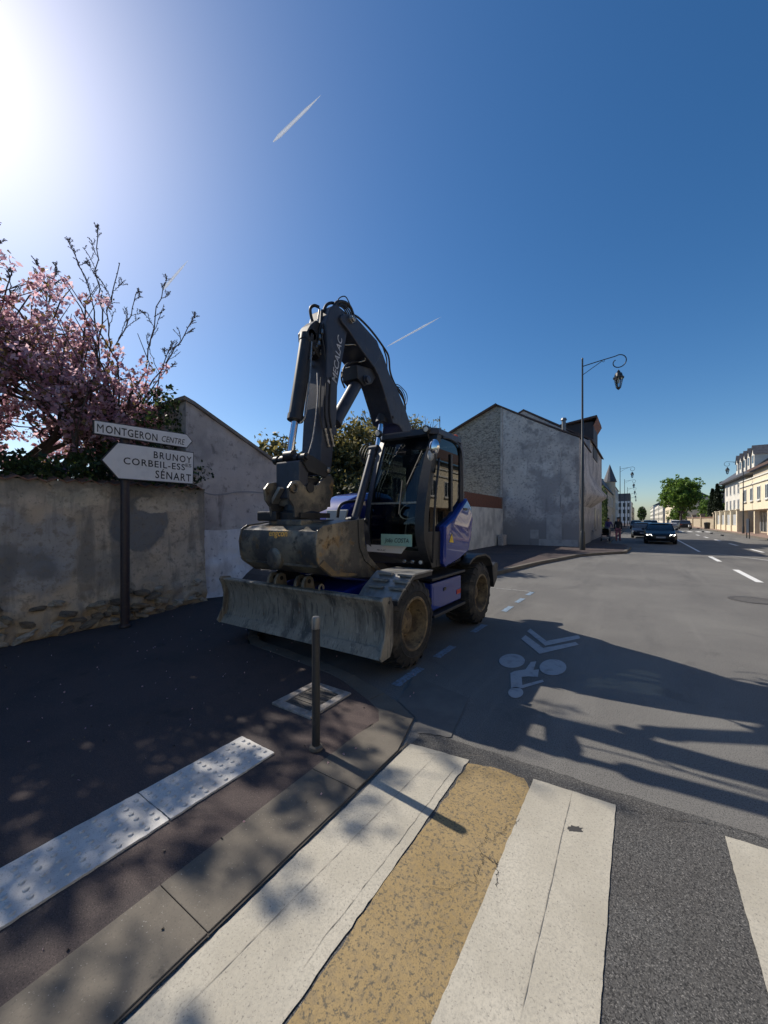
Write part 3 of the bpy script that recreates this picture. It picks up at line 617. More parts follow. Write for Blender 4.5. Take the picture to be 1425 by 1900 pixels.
# ---------------- trees
M_bark = mat('bark', (0.075, 0.058, 0.05), [((.13, .11, .095), 12, .5, .7, dict(stretch=(1, 1, .3)))], rough=.9, bumps=[(30, .5, .01)])
M_twig = mat('twig', (0.11, 0.085, 0.075), rough=.85)
def limb(mb, rng, p, q, r0, r1, wob=.06, k=6, n=6):
    p, q = Vector(p), Vector(q); L = (q - p).length; pts = []
    o1 = Vector((rng.uniform(-1, 1), rng.uniform(-1, 1), rng.uniform(-.5, 1))) * L * wob * 1.6
    for i in range(k + 1):
        t = i / k; pts.append(p.lerp(q, t) + o1 * math.sin(math.pi * t) + Vector((rng.uniform(-1, 1), rng.uniform(-1, 1), rng.uniform(-1, 1))) * (L * wob * .35 if 0 < i < k else 0))
    mb.tube(pts, [r0 + (r1 - r0) * i / k for i in range(k + 1)], n); return pts
def broadleaf(name, base, label, crown_c, crown_r, trunk_h, trunk_r, seed, n_limb, n_sub, n_clump, clump_r, per, leafsize, lmats, weights, group=None, shell=.45, cat='tree', zmax=None, extra=None):
    """trunk, limbs and sub-limbs that end in leaf clumps"""
    rng = random.Random(seed); rn = np.random.default_rng(seed); base = Vector(base); t = thing(name, base, label, cat, group)
    mb = MB(); fork = base + Vector((rng.uniform(-.1, .1), rng.uniform(-.1, .1), trunk_h))
    limb(mb, rng, base - Vector((0, 0, .1)), fork, trunk_r * 1.2, trunk_r * .8, .02, 5, 9)
    cc, cr = Vector(crown_c), Vector(crown_r); tips = []; nodes = []
    def inpt(lo):
        while True:
            d = Vector((rng.gauss(0, 1), rng.gauss(0, 1), rng.gauss(0, 1))).normalized(); d.z = d.z if d.z > -.75 else -d.z
            k = rng.uniform(lo, 1); e_ = cc + Vector((d.x * cr.x, d.y * cr.y, d.z * cr.z)) * k
            if zmax is None or e_.z < zmax(e_.y): return e_
    for i in range(n_limb):
        e = inpt(.35); e = fork.lerp(e, .8); pts = limb(mb, rng, fork, e, trunk_r * .5, trunk_r * .16, .08, 6, 6); nodes += pts[2:]
    for i in range(n_sub):
        e = inpt(shell); p = min(rng.sample(nodes, min(14, len(nodes))), key=lambda v: (v - e).length)
        pts = limb(mb, rng, p, e, trunk_r * .14, trunk_r * .035, .1, 4, 4); tips += pts[2:]
    ob = mb.build('trunk', M_bark, t, smooth=60)
    cl = []
    for i in range(n_clump):
        p = rng.choice(tips); cl.append(p + Vector((rng.gauss(0, clump_r * .8), rng.gauss(0, clump_r * .8), rng.gauss(0, clump_r * .7))))
    if extra:
        low = [p for p in tips if p.z < extra[1]]
        for i in range(extra[0]): p = rng.choice(low); cl.append(p + Vector((rng.gauss(0, clump_r), rng.gauss(0, clump_r), rng.gauss(0, clump_r))))
        n_clump = len(cl)
    C = np.array(cl); idx = rn.integers(0, len(C), n_clump * per); s = clump_r * rn.uniform(.4, 1.1, len(C))
    g_ = rn.normal(size=(len(idx), 3)); g_ /= np.linalg.norm(g_, axis=1)[:, None]
    P = C[idx] + g_ * (rn.uniform(.25, 1, len(idx)) ** .5 * s[idx])[:, None]
    leaves('crown', P, leafsize, lmats, t, seed, weights)
    return t, tips
M_bl1 = leaf_mat('blossom_pink', (.74, .46, .53), (.82, .62, .66), .66, 5)
M_bl2 = leaf_mat('blossom_deep', (.46, .24, .31), (.55, .33, .39), .5, 5)
M_bl3 = leaf_mat('bronze_leaf', (.2, .13, .06), (.26, .2, .08), .4, 5)
broadleaf('cherry_tree', (-9.7, 1.5, 0), 'cherry tree in pink blossom behind the garden wall', (-8.95, 2.0, 3.95), (1.9, 3.25, 2.6), 1.7, .17, 11, 18, 400, 900, .16, 21, .058, [M_bl1, M_bl2, M_bl3], [.5, .34, .16], shell=.25, zmax=lambda y: float(np.interp(y, [1.0, 2.4, 3.3, 3.9, 4.7], [5.75, 5.95, 5.8, 4.8, 4.2])), extra=(620, 4.7))
broadleaf('cherry_tree', (-9.9, -.9, 0), 'cherry tree at the left edge of the photo that throws dappled shade on the crossing', (-9.3, .25, 5.75), (1.6, 1.45, 1.6), 2.2, .15, 17, 12, 130, 210, .16, 22, .07, [M_bl1, M_bl2, M_bl3], [.5, .34, .16], shell=.2)
# bare tree with upright knobbly shoots
bt = thing('bare_tree', (-9.9, 3.3, 0), 'leafless tree with upright knobbly shoots above the cherry blossom', 'tree')
rb = random.Random(3); mb = MB(); D = 8.0
fork = atd(195, 800, D); limb(mb, rb, (-9.9, 3.3, -.1), fork, .12, .09, .02, 6, 8)
def shoot(a, tip, r0, depth=0):
    pts = limb(mb, rb, a, tip, r0, .006 if depth else .008, .05, 9, 5)
    for p in pts[2:]:
        mb.ball(p + Vector((rb.uniform(-.02, .02), rb.uniform(-.02, .02), 0)), r0 * .45 + .006, 5, 4)
        if depth < 2 and rb.random() < (.75 if depth == 0 else .5):
            d = (pts[-1] - pts[0]).normalized(); L = (pts[-1] - p).length * rb.uniform(.25, .55) + .08
            o_ = Vector((rb.uniform(-1, 1), rb.uniform(-1, 1), rb.uniform(-.1, .6))).normalized()
            shoot(p, p + (d * .8 + o_ * .75).normalized() * L, r0 * .5, depth + 1)
for (px, py, bx, by, dd) in [(181, 425, 190, 600, 8.0), (130, 455, 175, 590, 8.3), (222, 488, 205, 640, 7.8), (308, 523, 270, 690, 8.1), (358, 592, 275, 720, 7.7), (252, 545, 200, 660, 8.4), (105, 500, 90, 600, 8.2), (15, 505, 20, 590, 8.0), (70, 490, 85, 590, 7.6), (318, 640, 290, 720, 8.3)]:
    a = atd(bx, by, dd); limb(mb, rb, fork, a, .035, .016, .05, 5, 6); shoot(a, atd(px, py, dd), .014)
# more shoots of the same tree outside the picture on the left
for i in range(4):
    a = Vector((-9.2 + rb.uniform(-.8, .8), 0.9 + rb.uniform(-1.8, .6), 4.6)); limb(mb, rb, fork, a, .035, .016, .05, 5, 6); shoot(a, a + Vector((rb.uniform(-.6, .9), rb.uniform(-.6, .6), rb.uniform(1.6, 2.9))), .014)
mb.build('branches', M_twig, bt, smooth=60)
# ivy and hedge over the wall
M_iv1 = leaf_mat('ivy_dark', (.02, .04, .012), (.045, .075, .02), .25, 6); M_iv2 = leaf_mat('ivy_light', (.09, .14, .03), (.14, .19, .05), .35, 6)
def cloud(rn, boxes, n):
    out = []
    for (x0, x1, y0, y1, z0, z1, wgt) in boxes:
        k = int(n * wgt); p = rn.uniform(size=(k, 3)) * [x1 - x0, y1 - y0, z1 - z0] + [x0, y0, z0]; out.append(p)
    return np.concatenate(out)
rn = np.random.default_rng(7)
iv = thing('ivy', (-7.2, 2.6, 2.2), 'dark ivy spilling over the top of the garden wall', 'ivy')
cs = []
for i in range(240):
    y = rn.uniform(-2.5, 4.4); cs.append([wall_x(y) - rn.uniform(.02, .7), y, 2.34 + rn.uniform(-.06, .22) + (.25 if y > 2.6 else 0) * rn.uniform(0, 1)])
for i in range(40): cs.append([-7.5 + rn.normal() * .15, 3.75 + rn.normal() * .16, 3.5 + rn.uniform(-1.0, .6)])
for i in range(0): cs.append([-6.98, 3.0 + rn.normal() * .35, 2.0 - abs(rn.normal()) * .12])
cs = np.array(cs); idx = rn.integers(0, len(cs), 6500)
leaves('foliage', cs[idx] + rn.normal(size=(6500, 3)) * [.09, .09, .08], .06, [M_iv1, M_iv2], iv, 3, [.8, .2], 1.2)
mb = MB()
for i in range(10):
    y = -2 + i * .65; limb(mb, rb, (wall_x(y) - .5, y, 0.5), (wall_x(y) - .2, y + .3, 2.3), .02, .008, .06, 5, 5)
mb.build('stem', M_bark, iv)
hd = thing('hedge', (-8.4, 1.2, 0), 'dark evergreen hedge in shade behind the garden wall', 'hedge')
P = cloud(rn, [(-8.6, -7.7, -3.2, 4.0, .6, 2.95, 1)], 9000); P[:, 2] += .25 * np.sin(P[:, 1] * 2.3) * (P[:, 2] > 2.2); leaves('foliage', P, .085, [M_iv1, M_iv2], hd, 4, [.9, .1], 1.4)
mb = MB()
for i in range(9): limb(mb, rb, (-8.2, -2.8 + i * .8, -.1), (-8.2 + rb.uniform(-.3, .3), -2.8 + i * .8, 2.3), .035, .012, .05, 4, 5)
mb.build('stem', M_bark, hd)
# evergreen bushes and thin trees behind the excavator
M_ev1 = leaf_mat('evergreen_dark', (.025, .036, .014), (.05, .062, .02), .25, 4); M_ev2 = leaf_mat('evergreen_tip', (.2, .17, .05), (.3, .25, .085), .45, 4)
def bush(name, base, label, c, r, n, seed, mats, wts, size, tips=None):
    t = thing(name, base, label, 'bush', 'evergreens behind the excavator'); rn = np.random.default_rng(seed); rg = random.Random(seed)
    mb = MB(); limb(mb, rg, Vector(base) - Vector((0, 0, .1)), c, .14, .05, .03, 5, 7)
    for i in range(14):
        d = Vector((rg.gauss(0, 1), rg.gauss(0, 1), rg.gauss(0, 1))).normalized(); limb(mb, rg, Vector(base).lerp(Vector(c), rg.uniform(.4, 1)), Vector(c) + Vector((d.x * r[0], d.y * r[1], d.z * r[2])) * .8, .04, .01, .06, 4, 5)
    mb.build('trunk', M_bark, t)
    m = 260; g_ = rn.normal(size=(m, 3)); g_ /= np.linalg.norm(g_, axis=1)[:, None]; C = np.array(c) + g_ * np.array(r) * rn.uniform(.45, 1.0, m)[:, None]
    idx = rn.integers(0, m, n); P = C[idx] + rn.normal(size=(n, 3)) * .2
    up = (P[:, 2] - c[2]) / r[2] + rn.normal(size=n) * .25
    leaves('crown', P[up < .25], size, [mats[0]], t, seed, None, 2.0); o = leaves('young_growth', P[up >= .25], size, mats, t, seed + 1, wts, 2.0); return t
bush('evergreen_bush', (-10.2, 12.6, 0), 'tall dark evergreen bush with yellowish tips behind the boom', (-10.2, 12.4, 3.0), (1.9, 2.0, 2.7), 15000, 11, [M_ev1, M_ev2], [.35, .65], .11)
bush('evergreen_bush', (-10.6, 9.3, 0), 'smaller evergreen bush just left of the excavator arm', (-10.6, 9.0, 2.6), (1.2, 1.25, 1.95), 7000, 12, [M_ev1, M_ev2], [.4, .6], .1)
bush('evergreen_bush', (-8.8, 10.6, 0), 'low dark bush seen between arm and cab', (-8.8, 10.6, 1.5), (1.3, 1.9, 1.9), 9000, 13, [M_ev1, M_ev2], [.9, .1], .1)
M_yl = leaf_mat('spring_leaf', (.22, .2, .06), (.3, .27, .1), .4, 4)
broadleaf('budding_tree', (-13.5, 19.5, 0), 'thin spring tree with sparse yellowish leaves behind the boom', (-13.6, 19.3, 6.2), (2.6, 2.8, 2.5), 2.6, .24, 22, 14, 230, 300, .3, 9, .11, [M_yl], None, 'thin spring trees', shell=.4)
broadleaf('budding_tree', (-11.5, 21.0, 0), 'thin spring tree with sparse leaves above the cab roof', (-11.5, 21.0, 6.1), (2.0, 2.2, 2.2), 2.6, .24, 23, 14, 220, 280, .3, 9, .11, [M_yl], None, 'thin spring trees', shell=.4)
# low white boundary wall with a brick band
M_wwall = mat('whitewash', (0.7, 0.68, 0.62), [((.46, .45, .42), 1.2, .42, .62, dict(detail=7)), ((.3, .29, .27), 9, .62, .74)], rough=.9, bumps=[(8, .4, .02)])
M_brick = mat('brick_red', (0.24, 0.09, 0.055), [((.16, .065, .045), 5, .4, .6), ((.3, .14, .09), 22, .55, .7)], rough=.9)
M_mort = mat('mortar', (0.2, 0.16, 0.13), rough=.95)
bw = thing('boundary_wall', (-7.3, 19, 0), 'low whitewashed wall topped by a red brick band before the house', 'wall')
rough_panel('render', M_wwall, bw, lambda y: -7.2, 12.6, 24.55, lambda y: 2.36, 60, 12, 0.02, thick=.3, seed=9)
mb = MB(); mb.box(-7.48, -7.215, 12.6, 24.55, 2.36, 3.08); mb.build('mortar', M_mort, bw)
k = MB(); k.box(-.05, .012, -.105, .105, -.028, .028); bo = k.build('brick', M_brick, bw); bme = bo.data
for v in bme.vertices: v.co += BASE[bw]
bpy.data.objects.remove(bo); M2 = mat('brick_dark', (0.15, 0.06, 0.045), [((.2, .09, .06), 9, .4, .6)], rough=.9); bme2 = bme.copy(); bme2.materials.clear(); bme2.materials.append(M2)
cnt = 0
for row in range(11):
    y = 18.2 + (.11 if row % 2 else 0)
    while y < 24.3 and cnt < 300:
        inst(bme if rq.random() < .7 else bme2, 'brick', bw, (-7.215, y, 2.4 + row * .0635)); cnt += 1; y += .224
mb = MB(); mb.box(-7.12, -6.8, 23.2, 24.0, .1, .75); mb.build('plinth_block', M_gable, bw, bevel=.03)

# fallen petals and grit on the pavement
rn = np.random.default_rng(99); n = 260
P = np.stack([rn.uniform(-6.7, -1.6, n), rn.uniform(.2, 3.6, n), np.zeros(n)], 1); P[:, 2] = [zs(y) + .006 for y in P[:, 1]]
P = P[~((P[:, 0] > -2.8) & (P[:, 0] < -2.1))]
ft = thing('fallen_petals', (-4, 2, 0), 'scattered fallen petals and grit on the dark pavement', 'petals', kind='stuff'); leaves('petals', P, .016, [M_bl1, M_kerb], ft, 9, [.45, .55], 1.2)
# ------------------------------------------------------------------ house with the blind gable
M_rub = mat('rubble_wall', (0.43, 0.385, 0.32), [((.2, .18, .16), 5, .48, .6, dict(stretch=(1, 1, 2.4))), ((.52, .48, .41), 6, .55, .66, dict(stretch=(1, 1, 2.4))), ((.38, .36, .34), .5, .5, .66), ((.1, .09, .075), 13, .56, .64, dict(stretch=(1, 1, 2)))], rough=.95, bumps=[(11, .9, .06, dict(stretch=(1, 1, 2.2))), (40, .5, .01)])
M_plas = mat('stained_plaster', (0.57, 0.525, 0.485), [((.35, .33, .325), .5, .45, .58, dict(detail=9)), ((.62, .585, .55), .8, .54, .63, dict(detail=9, off=(4, 4, 4))), ((.3, .28, .27), 1.6, .55, .66, dict(detail=9)), ((.3, .285, .275), 1.2, 2.6, 2.0, dict(kind='z', amp=1.4)), ((.3, .28, .27), 8, .54, .66, dict(detail=8)), ((.22, .2, .2), 1.5, .58, .66, dict(stretch=(1.5, 1, .2), amount=.6))], rough=.93, bumps=[(2, .4, .06, dict(detail=8)), (30, .35, .01)])
M_roof = mat('roof_tile', (0.1, 0.065, 0.055), [((.06, .05, .05), 3, .4, .65), ((.14, .085, .065), 14, .55, .7)], rough=.9)
M_zinc = mat('zinc', (.16, .17, .18), rough=.5, metal=.6)
GY = 24.6
hs = thing('gable_house', (-8, 28, 0), 'grey house with a tall blind gable of plaster and rubble stone', 'house')
apex = ony(921, 753, GY)
seam = ony(931, 757, GY); cr = ony(1075, 812, GY)
pl = [(seam.x, 0), (cr.x, 0), (cr.x, cr.z), (ony(1040, 800, GY).x, ony(1040, 800, GY).z), (ony(990, 781, GY).x, ony(990, 781, GY).z), (seam.x, seam.z)]
mb = MB(); mb.yprism(pl, GY, 31.0); mb.build('wall', M_plas, hs, bevel=.03)
lz = apex.z - (apex.z - 5.6)
ru = [(seam.x - .01, 0), (seam.x - .01, seam.z + .02), (apex.x, apex.z), (ony(857, 791, GY).x, ony(857, 791, GY).z), (-16.5, 5.0), (-16.5, 0)]
mb = MB(); mb.yprism(ru, GY + .06, 31.0); o = mb.build('wall', M_rub, hs); o['label'] = 'rubble stone part of the gable'
# roof slabs: a thin edge follows the gable
def slab(xz, y0, y1, th=.12):
    m = MB()
    for (a, b) in zip(xz, xz[1:]):
        m.loft([[(a[0], y0, a[1]), (a[0], y0, a[1] + th), (a[0], y1, a[1] + th), (a[0], y1, a[1])], [(b[0], y0, b[1]), (b[0], y0, b[1] + th), (b[0], y1, b[1] + th), (b[0], y1, b[1])]])
    return m
slab([(-16.6, 4.98), (ru[3][0], ru[3][1]), (apex.x, apex.z + .02)], GY - .16, 31.0).build('roof', M_roof, hs)
slab([(apex.x, apex.z + .02), (pl[4][0], pl[4][1] + .02), (pl[3][0], pl[3][1] + .02), (cr.x + .05, cr.z + .02)], GY - .05, 31.0, .1).build('roof', M_roof, hs)
mb = MB(); mb.box(seam.x - .07, seam.x + .05, GY - .05, GY + .04, 0, seam.z); mb.build('corner_strip', M_gable, hs)
mb = MB(); mb.box(ony(1040, 0, GY).x - .03, ony(1040, 0, GY).x + .03, GY - .02, GY + .01, 2.2, 5.9); mb.build('plaster_edge', M_gable, hs)
M_patch = mat('fresh_plaster', (.48, .46, .44), [((.36, .34, .33), 3, .45, .65)], rough=.9)
for (a, b, c_, d_) in [(1014, 1000, 1042, 955), (984, 999, 999, 983), (1000, 1013, 1072, 1002)]:
    A, B = ony(a, b, GY - .012), ony(c_, d_, GY - .012); k = MB(); k.box(A.x, B.x, GY - .02, GY + .01, A.z, B.z); k.build('plaster_patch', M_patch, hs)
# street side with the flared canopy of render
mb = MB(); prof = []
for y in np.linspace(25.2, 31.0, 10):
    t = (y - 25.2) / 5.8; fl = .15 + .75 * t ** 1.5
    prof.append([(cr.x + .002, y, 5.9 - .2 * t), (cr.x + .05 + .1 * t, y, 4.7), (cr.x + .1 + fl * .5, y, 3.9), (cr.x + .1 + fl, y, 3.35), (cr.x + .08 + fl, y, 3.15), (cr.x + .002, y, 2.5)])
mb.loft(prof); mb.build('canopy', M_plas, hs, smooth=50)
ch = ony(1046, 790, 27.5); mb = MB(); mb.cyl((ch.x, 27.5, ch.z - 1.2), (ch.x, 27.5, ch.z + .35), .13, n=12); mb.cyl((ch.x, 27.5, ch.z + .36), (ch.x, 27.5, ch.z + .5), .2, .15, n=12); mb.build('chimney', M_zinc, hs)
# taller neighbour behind, with dormer
h2 = thing('town_house', (-7, 36, 0), 'shaded house with tiled roof and dormer behind the blind gable', 'house')
xs = ony(1105, 0, 31.1).x
mb = MB(); mb.box(-13.5, -2.9, 31.08, 41.5, 0, 7.4); mb.build('wall', M_plas, h2)
zr = ony(972, 763, 31.2)
slab([(-16.5, 5.6), (zr.x, zr.z), (-2.75, 7.3)], 31.06, 41.6, .14).build('roof', M_roof, h2)
mb = MB(); mb.yprism([(-13.4, 7.3), (zr.x, zr.z - .02), (-2.9, 7.3)], 31.1, 41.4); mb.build('gable', M_gable, h2)
a, b = ony(1050, 805, 31.5), ony(1107, 792, 31.5)
mb = MB(); mb.box(-5.0, -2.85, 33.0, 36.5, 6.4, 9.1); dm = mb.build('dormer', mat('dormer_dark', (.045, .04, .045), rough=.7), h2)
mb = MB(); mb.loft([[(-6.0, 32.7, 8.9), (-6.0, 32.7, 9.0), (-6.0, 36.8, 9.0), (-6.0, 36.8, 8.9)], [(-2.6, 32.7, 9.35), (-2.6, 32.7, 9.5), (-2.6, 36.8, 9.5), (-2.6, 36.8, 9.35)]]); mb.build('dormer_roof', M_roof, dm)
mb = MB(); mb.loft([[(-2.86, 32.8, 8.75), (-2.55, 32.8, 9.3), (-2.55, 36.7, 9.3), (-2.86, 36.7, 8.75)], [(-2.88, 32.8, 8.7), (-2.6, 32.8, 9.3), (-2.6, 36.7, 9.3), (-2.88, 36.7, 8.7)]]); mb.build('eave_board', mat('red_wood', (.2, .09, .07), rough=.8), dm)
for i in range(0):
    k = MB(); k.box(-2.91, -2.885, 32.4 + i * 3, 33.5 + i * 3, 4.3, 6.0); wn = k.build('window', mat('window_dark', (.03, .035, .045), rough=.3), h2)
    k = MB(); k.box(-2.9, -2.84, 32.3 + i * 3, 33.6 + i * 3, 4.18, 4.29); k.build('sill', M_plas, wn)
for i in range(2):
    k = MB(); k.box(-2.91, -2.885, 34.4 + i * 3, 35.5 + i * 3, .9, 2.6); wn = k.build('window', mat('window_dark', (.03, .035, .045), rough=.3), h2)
    k = MB(); k.box(-2.9, -2.84, 32.3 + i * 3, 33.6 + i * 3, .78, .89); k.build('sill', M_plas, wn)
# ------------------------------------------------------------------ wheeled excavator
M_xb = mat('machine_blue', (0.008, 0.03, 0.25), [((.012, .038, .27), 3, .4, .7), ((.06, .06, .09), 9, .6, .75, dict(detail=8, amount=.35))], rough=.5, coat=1.0, spec=.2, bumps=[(5, .06, .02)])
M_xg = mat('machine_grey', (0.032, 0.037, 0.054), [((.055, .057, .066), 2.2, .5, .7, dict(detail=8)), ((.1, .09, .075), 6, .6, .72, dict(detail=9, amount=.6)), ((.024, .026, .034), 14, .55, .7, dict(stretch=(1, 1, .4))), ((.14, .13, .12), 60, .68, .74, dict(amount=.6))], rough=.45, bumps=[(20, .1, .004)])
M_xk = mat('machine_black', (0.02, 0.02, 0.022), [((.05, .047, .043), 5, .55, .75)], rough=.5)
M_rub_ = mat('tyre_rubber', (0.026, 0.024, 0.022), [((.12, .1, .072), 4, .5, .7), ((.05, .045, .038), 20, .5, .7)], rough=.85, bumps=[(40, .3, .005)])
M_rim = mat('rim_dirty', (0.11, 0.08, 0.05), [((.3, .215, .11), 6, .42, .6), ((.05, .04, .03), 16, .55, .7)], rough=.8)
M_bld = mat('blade_steel', (0.27, 0.24, 0.185), [((.34, .3, .23), 2.4, .42, .62, dict(detail=8)), ((.1, .09, .075), 4, .5, .64, dict(stretch=(1, 1, .35), detail=9)), ((.07, .065, .06), 22, .56, .66, dict(stretch=(1.8, 1, .12), amount=.8)), ((.42, .38, .31), 34, .58, .68, dict(stretch=(1.6, 1, .15), amount=.8)), ((.09, .085, .075), 12, .58, .68, dict(detail=9, amount=.6)), ((.17, .1, .05), 7, .66, .76), ((.05, .07, .16), 6, .72, .78, dict(stretch=(2, 1, .3)))], rough=.62, bumps=[(22, .35, .006, dict(detail=8)), (70, .3, .002, dict(stretch=(1, 1, .2)))], metal=.05)
M_bkt = mat('bucket_steel', (0.085, 0.083, 0.08), [((.27, .235, .175), 2.6, .46, .6, dict(detail=8)), ((.34, .21, .08), 4.5, .57, .68, dict(detail=8)), ((.035, .035, .035), 9, .56, .7), ((.22, .2, .165), 30, .62, .75)], rough=.38, bumps=[(18, .4, .006, dict(detail=8))], metal=.35)
M_chr = mat('chrome', (.75, .77, .8), rough=.12, metal=1.0)
M_steel = mat('worn_steel', (.4, .38, .35), [((.22, .2, .18), 20, .45, .65)], rough=.4, metal=.8)
M_hose = mat('hose', (.018, .018, .019), rough=.55)
M_alu = mat('step_plate', (.36, .36, .35), [((.25, .24, .22), 12, .45, .65)], rough=.4, metal=.5)
M_gl = glass_mat('cab_glass', (.3, .36, .37)); M_gld = glass_mat('cab_glass_dark', (.14, .17, .18)); M_gls = glass_mat('cab_side_glass', (.35, .4, .42), ior=1.15)
M_lamp = mat('lamp_lens', (.75, .73, .65), rough=.15); M_org = mat('beacon_orange', (.75, .12, .03), rough=.25)
M_redr = mat('reflector_red', (.5, .03, .02), rough=.35); M_yel = mat('sticker_yellow', (.75, .5, .02), rough=.5)
M_grn = mat('plaque_green', (.3, .48, .38), rough=.6); M_wst = mat('sticker_white', (.7, .7, .68), rough=.5); M_ora = mat('letter_orange', (.8, .42, .06), [((.5, .28, .08), 25, .55, .7)], rough=.6)
ex = thing('wheeled_excavator', (-3.4, 4.9, 0), 'blue and grey wheeled excavator with raised arm parked in the bay', 'excavator')
P_ = ex
# ---- wheels
def tyre_mesh():
    mb = MB(); pr = [(-.24, .27), (-.255, .33), (-.25, .42), (-.215, .472), (-.1, .483), (.1, .483), (.215, .472), (.25, .42), (.255, .33), (.24, .27)]
    mb.lathe((0, 0, 0), (1, 0, 0), pr, 40, cap=False)
    for s in (-1, 1):
        for i in range(20):
            a = 2 * math.pi * (i + (.5 if s > 0 else 0)) / 20
            rr = lambda r, x, a_: (x, r * math.cos(a_), r * math.sin(a_))
            A = []
            for (x, da, r) in [(.02, 0.10, .503), (.13, .03, .505), (.225, -.06, .492), (.252, -.09, .44)]:
                A.append((x * s, a + da, r))
            for j in range(3):
                q_ = []
                for (x, aa, r) in (A[j], A[j + 1]):
                    q_ += [rr(r - .05, x, aa - .05), rr(r - .05, x, aa + .05), rr(r, x, aa + .038), rr(r, x, aa - .038)]
                mb.add(q_, [(0, 1, 2, 3), (7, 6, 5, 4), (0, 4, 5, 1), (1, 5, 6, 2), (2, 6, 7, 3), (3, 7, 4, 0)])
    return mb
def wheel(cx, cy, out):
    wl = tyre_mesh()
    for i, v in enumerate(wl.v): wl.v[i] = (v[0] + cx, v[1] + cy, v[2] + .5)
    w_ = wl.build('wheel', M_rub_, P_, smooth=40)
    rm = MB(); rm.lathe((cx, cy, .5), (out, 0, 0), [(.2, .3), (.25, .305), (.257, .295), (.25, .275), (.2, .262), (.08, .25), (.05, .235), (.04, .16), (.06, .13)], 36, cap=False); rm.build('rim', M_rim, w_, smooth=35)
    hb = MB(); hb.lathe((cx, cy, .5), (out, 0, 0), [(.03, .14), (.13, .135), (.15, .1), (.16, .03)], 24)
    for k in range(10):
        a = 2 * math.pi * k / 10; hb.cyl((cx + out * .055, cy + .195 * math.cos(a), .5 + .195 * math.sin(a)), (cx + out * .085, cy + .195 * math.cos(a), .5 + .195 * math.sin(a)), .014, n=6)
    hb.build('hub', M_rim, w_, smooth=35)
    wr = MB(); wr.lathe((cx, cy, .5), (out, 0, 0), [(.256, .36), (.262, .37), (.256, .38)], 40, cap=False); wr.build('bead_ring', M_rub_, w_)
FYw, RYw = 3.83, 6.03
for cy in (FYw, RYw):
    wheel(-2.36, cy, 1); wheel(-4.46, cy, -1)
# ---- chassis
mb = MB(); mb.xprism([(3.45, .62), (3.45, .84), (3.9, .9), (6.3, .9), (6.55, .8), (6.55, .5), (4.1, .42)], -3.95, -2.85); mb.build('chassis', M_xb, P_, bevel=.02)
for cy in (FYw, RYw):
    mb = MB(); mb.cyl((-4.3, cy, .5), (-2.5, cy, .5), .11, n=14); mb.lathe((-3.4, cy, .5), (0, 1, 0), [(-.2, .12), (-.1, .2), (.1, .2), (.2, .12)], 16); mb.build('axle', M_xk, P_, smooth=40)
mb = MB(); mb.cyl((-3.4, 4.95, .88), (-3.4, 4.95, 1.1), .62, n=36); mb.build('turntable', M_xk, P_, smooth=40)
# fenders
for s, (x0, x1) in ((1, (-2.62, -2.1)), (-1, (-4.7, -4.18))):
    ar = [(3.44, .82), (3.52, .89), (3.75, 1.03), (3.8, 1.05), (4.25, 1.05)]
    mb = MB(); ring = [[(x0, y, z), (x1, y, z), (x1, y, z + .018), (x0, y, z + .018)] for y, z in ar]; mb.loft(ring); fd = mb.build('front_fender', M_alu if s > 0 else M_xk, P_)
    if s > 0:
        k = MB()
        for i in range(2):
            for j in range(3):
                y0 = 3.5 + j * .1; z0 = np.interp(y0 + .06, [a[0] for a in ar], [a[1] for a in ar]) + .021
                k.box(x0 + .08 + i * .27, x0 + .27 + i * .27, y0, y0 + .06, z0 - .01, z0 + .012)
        k.build('tread', M_alu, fd)
        k = MB(); k.loft([[(x0, y, z - .05), (x1 - .01, y, z - .05), (x1 - .01, y, z - .004), (x0, y, z - .004)] for y, z in ar]); k.build('flap', M_xk, fd)
    ar = [(5.48, 1.0), (5.62, 1.06), (5.8, 1.095), (6.2, 1.09), (6.42, 1.02), (6.58, .85), (6.62, .74)]
    mb = MB(); mb.loft([[(x0, y, z), (x1, y, z), (x1, y, z + .03), (x0, y, z + .03)] for y, z in ar]); rf = mb.build('rear_fender', M_xk, P_)
    mb = MB(); mb.xprism([(6.55, .86), (6.75, .93), (6.88, .9), (6.8, .62), (6.64, .5), (6.6, .66)], x1 - .18 if s > 0 else x0, x1 if s > 0 else x0 + .18); mb.build('stabiliser_bracket', M_xk, P_, bevel=.01)
# side box and step
for s in (1, -1):
    xo = -2.2 if s > 0 else -4.6
    x0, x1 = (xo - .55, xo) if s > 0 else (xo, xo + .55)
    mb = MB(); mb.box(x0, x1, 4.42, 5.4, .5, .86); tb = mb.build('tool_box', M_xb, P_, bevel=.02)
    mb = MB(); mb.box(x0 - .02 * s, x1 + .04 * s if s > 0 else x1, 4.36, 5.46, .9, .935); mb.build('deck_plate', M_xk, P_, bevel=.006)
    k = MB(); xx = xo + .003 * s; k.box(min(xo, xx), max(xo, xx), 4.47, 5.1, .55, .81); k.build('lid', M_xb, tb, bevel=.004)
    k = MB(); k.box(min(xo, xo + .012 * s), max(xo, xo + .012 * s), 4.76, 4.84, .72, .76); k.build('latch', M_xk, tb)
    k = MB(); k.box(min(xo, xo + .008 * s), max(xo, xo + .008 * s), 5.22, 5.36, .6, .66); k.build('reflector', M_redr, tb)
    k = MB(); k.box(x0 + .2, x1 + .06 * (s > 0), 4.38, 5.42, .43, .47); k.build('step', M_xk, P_, bevel=.006)
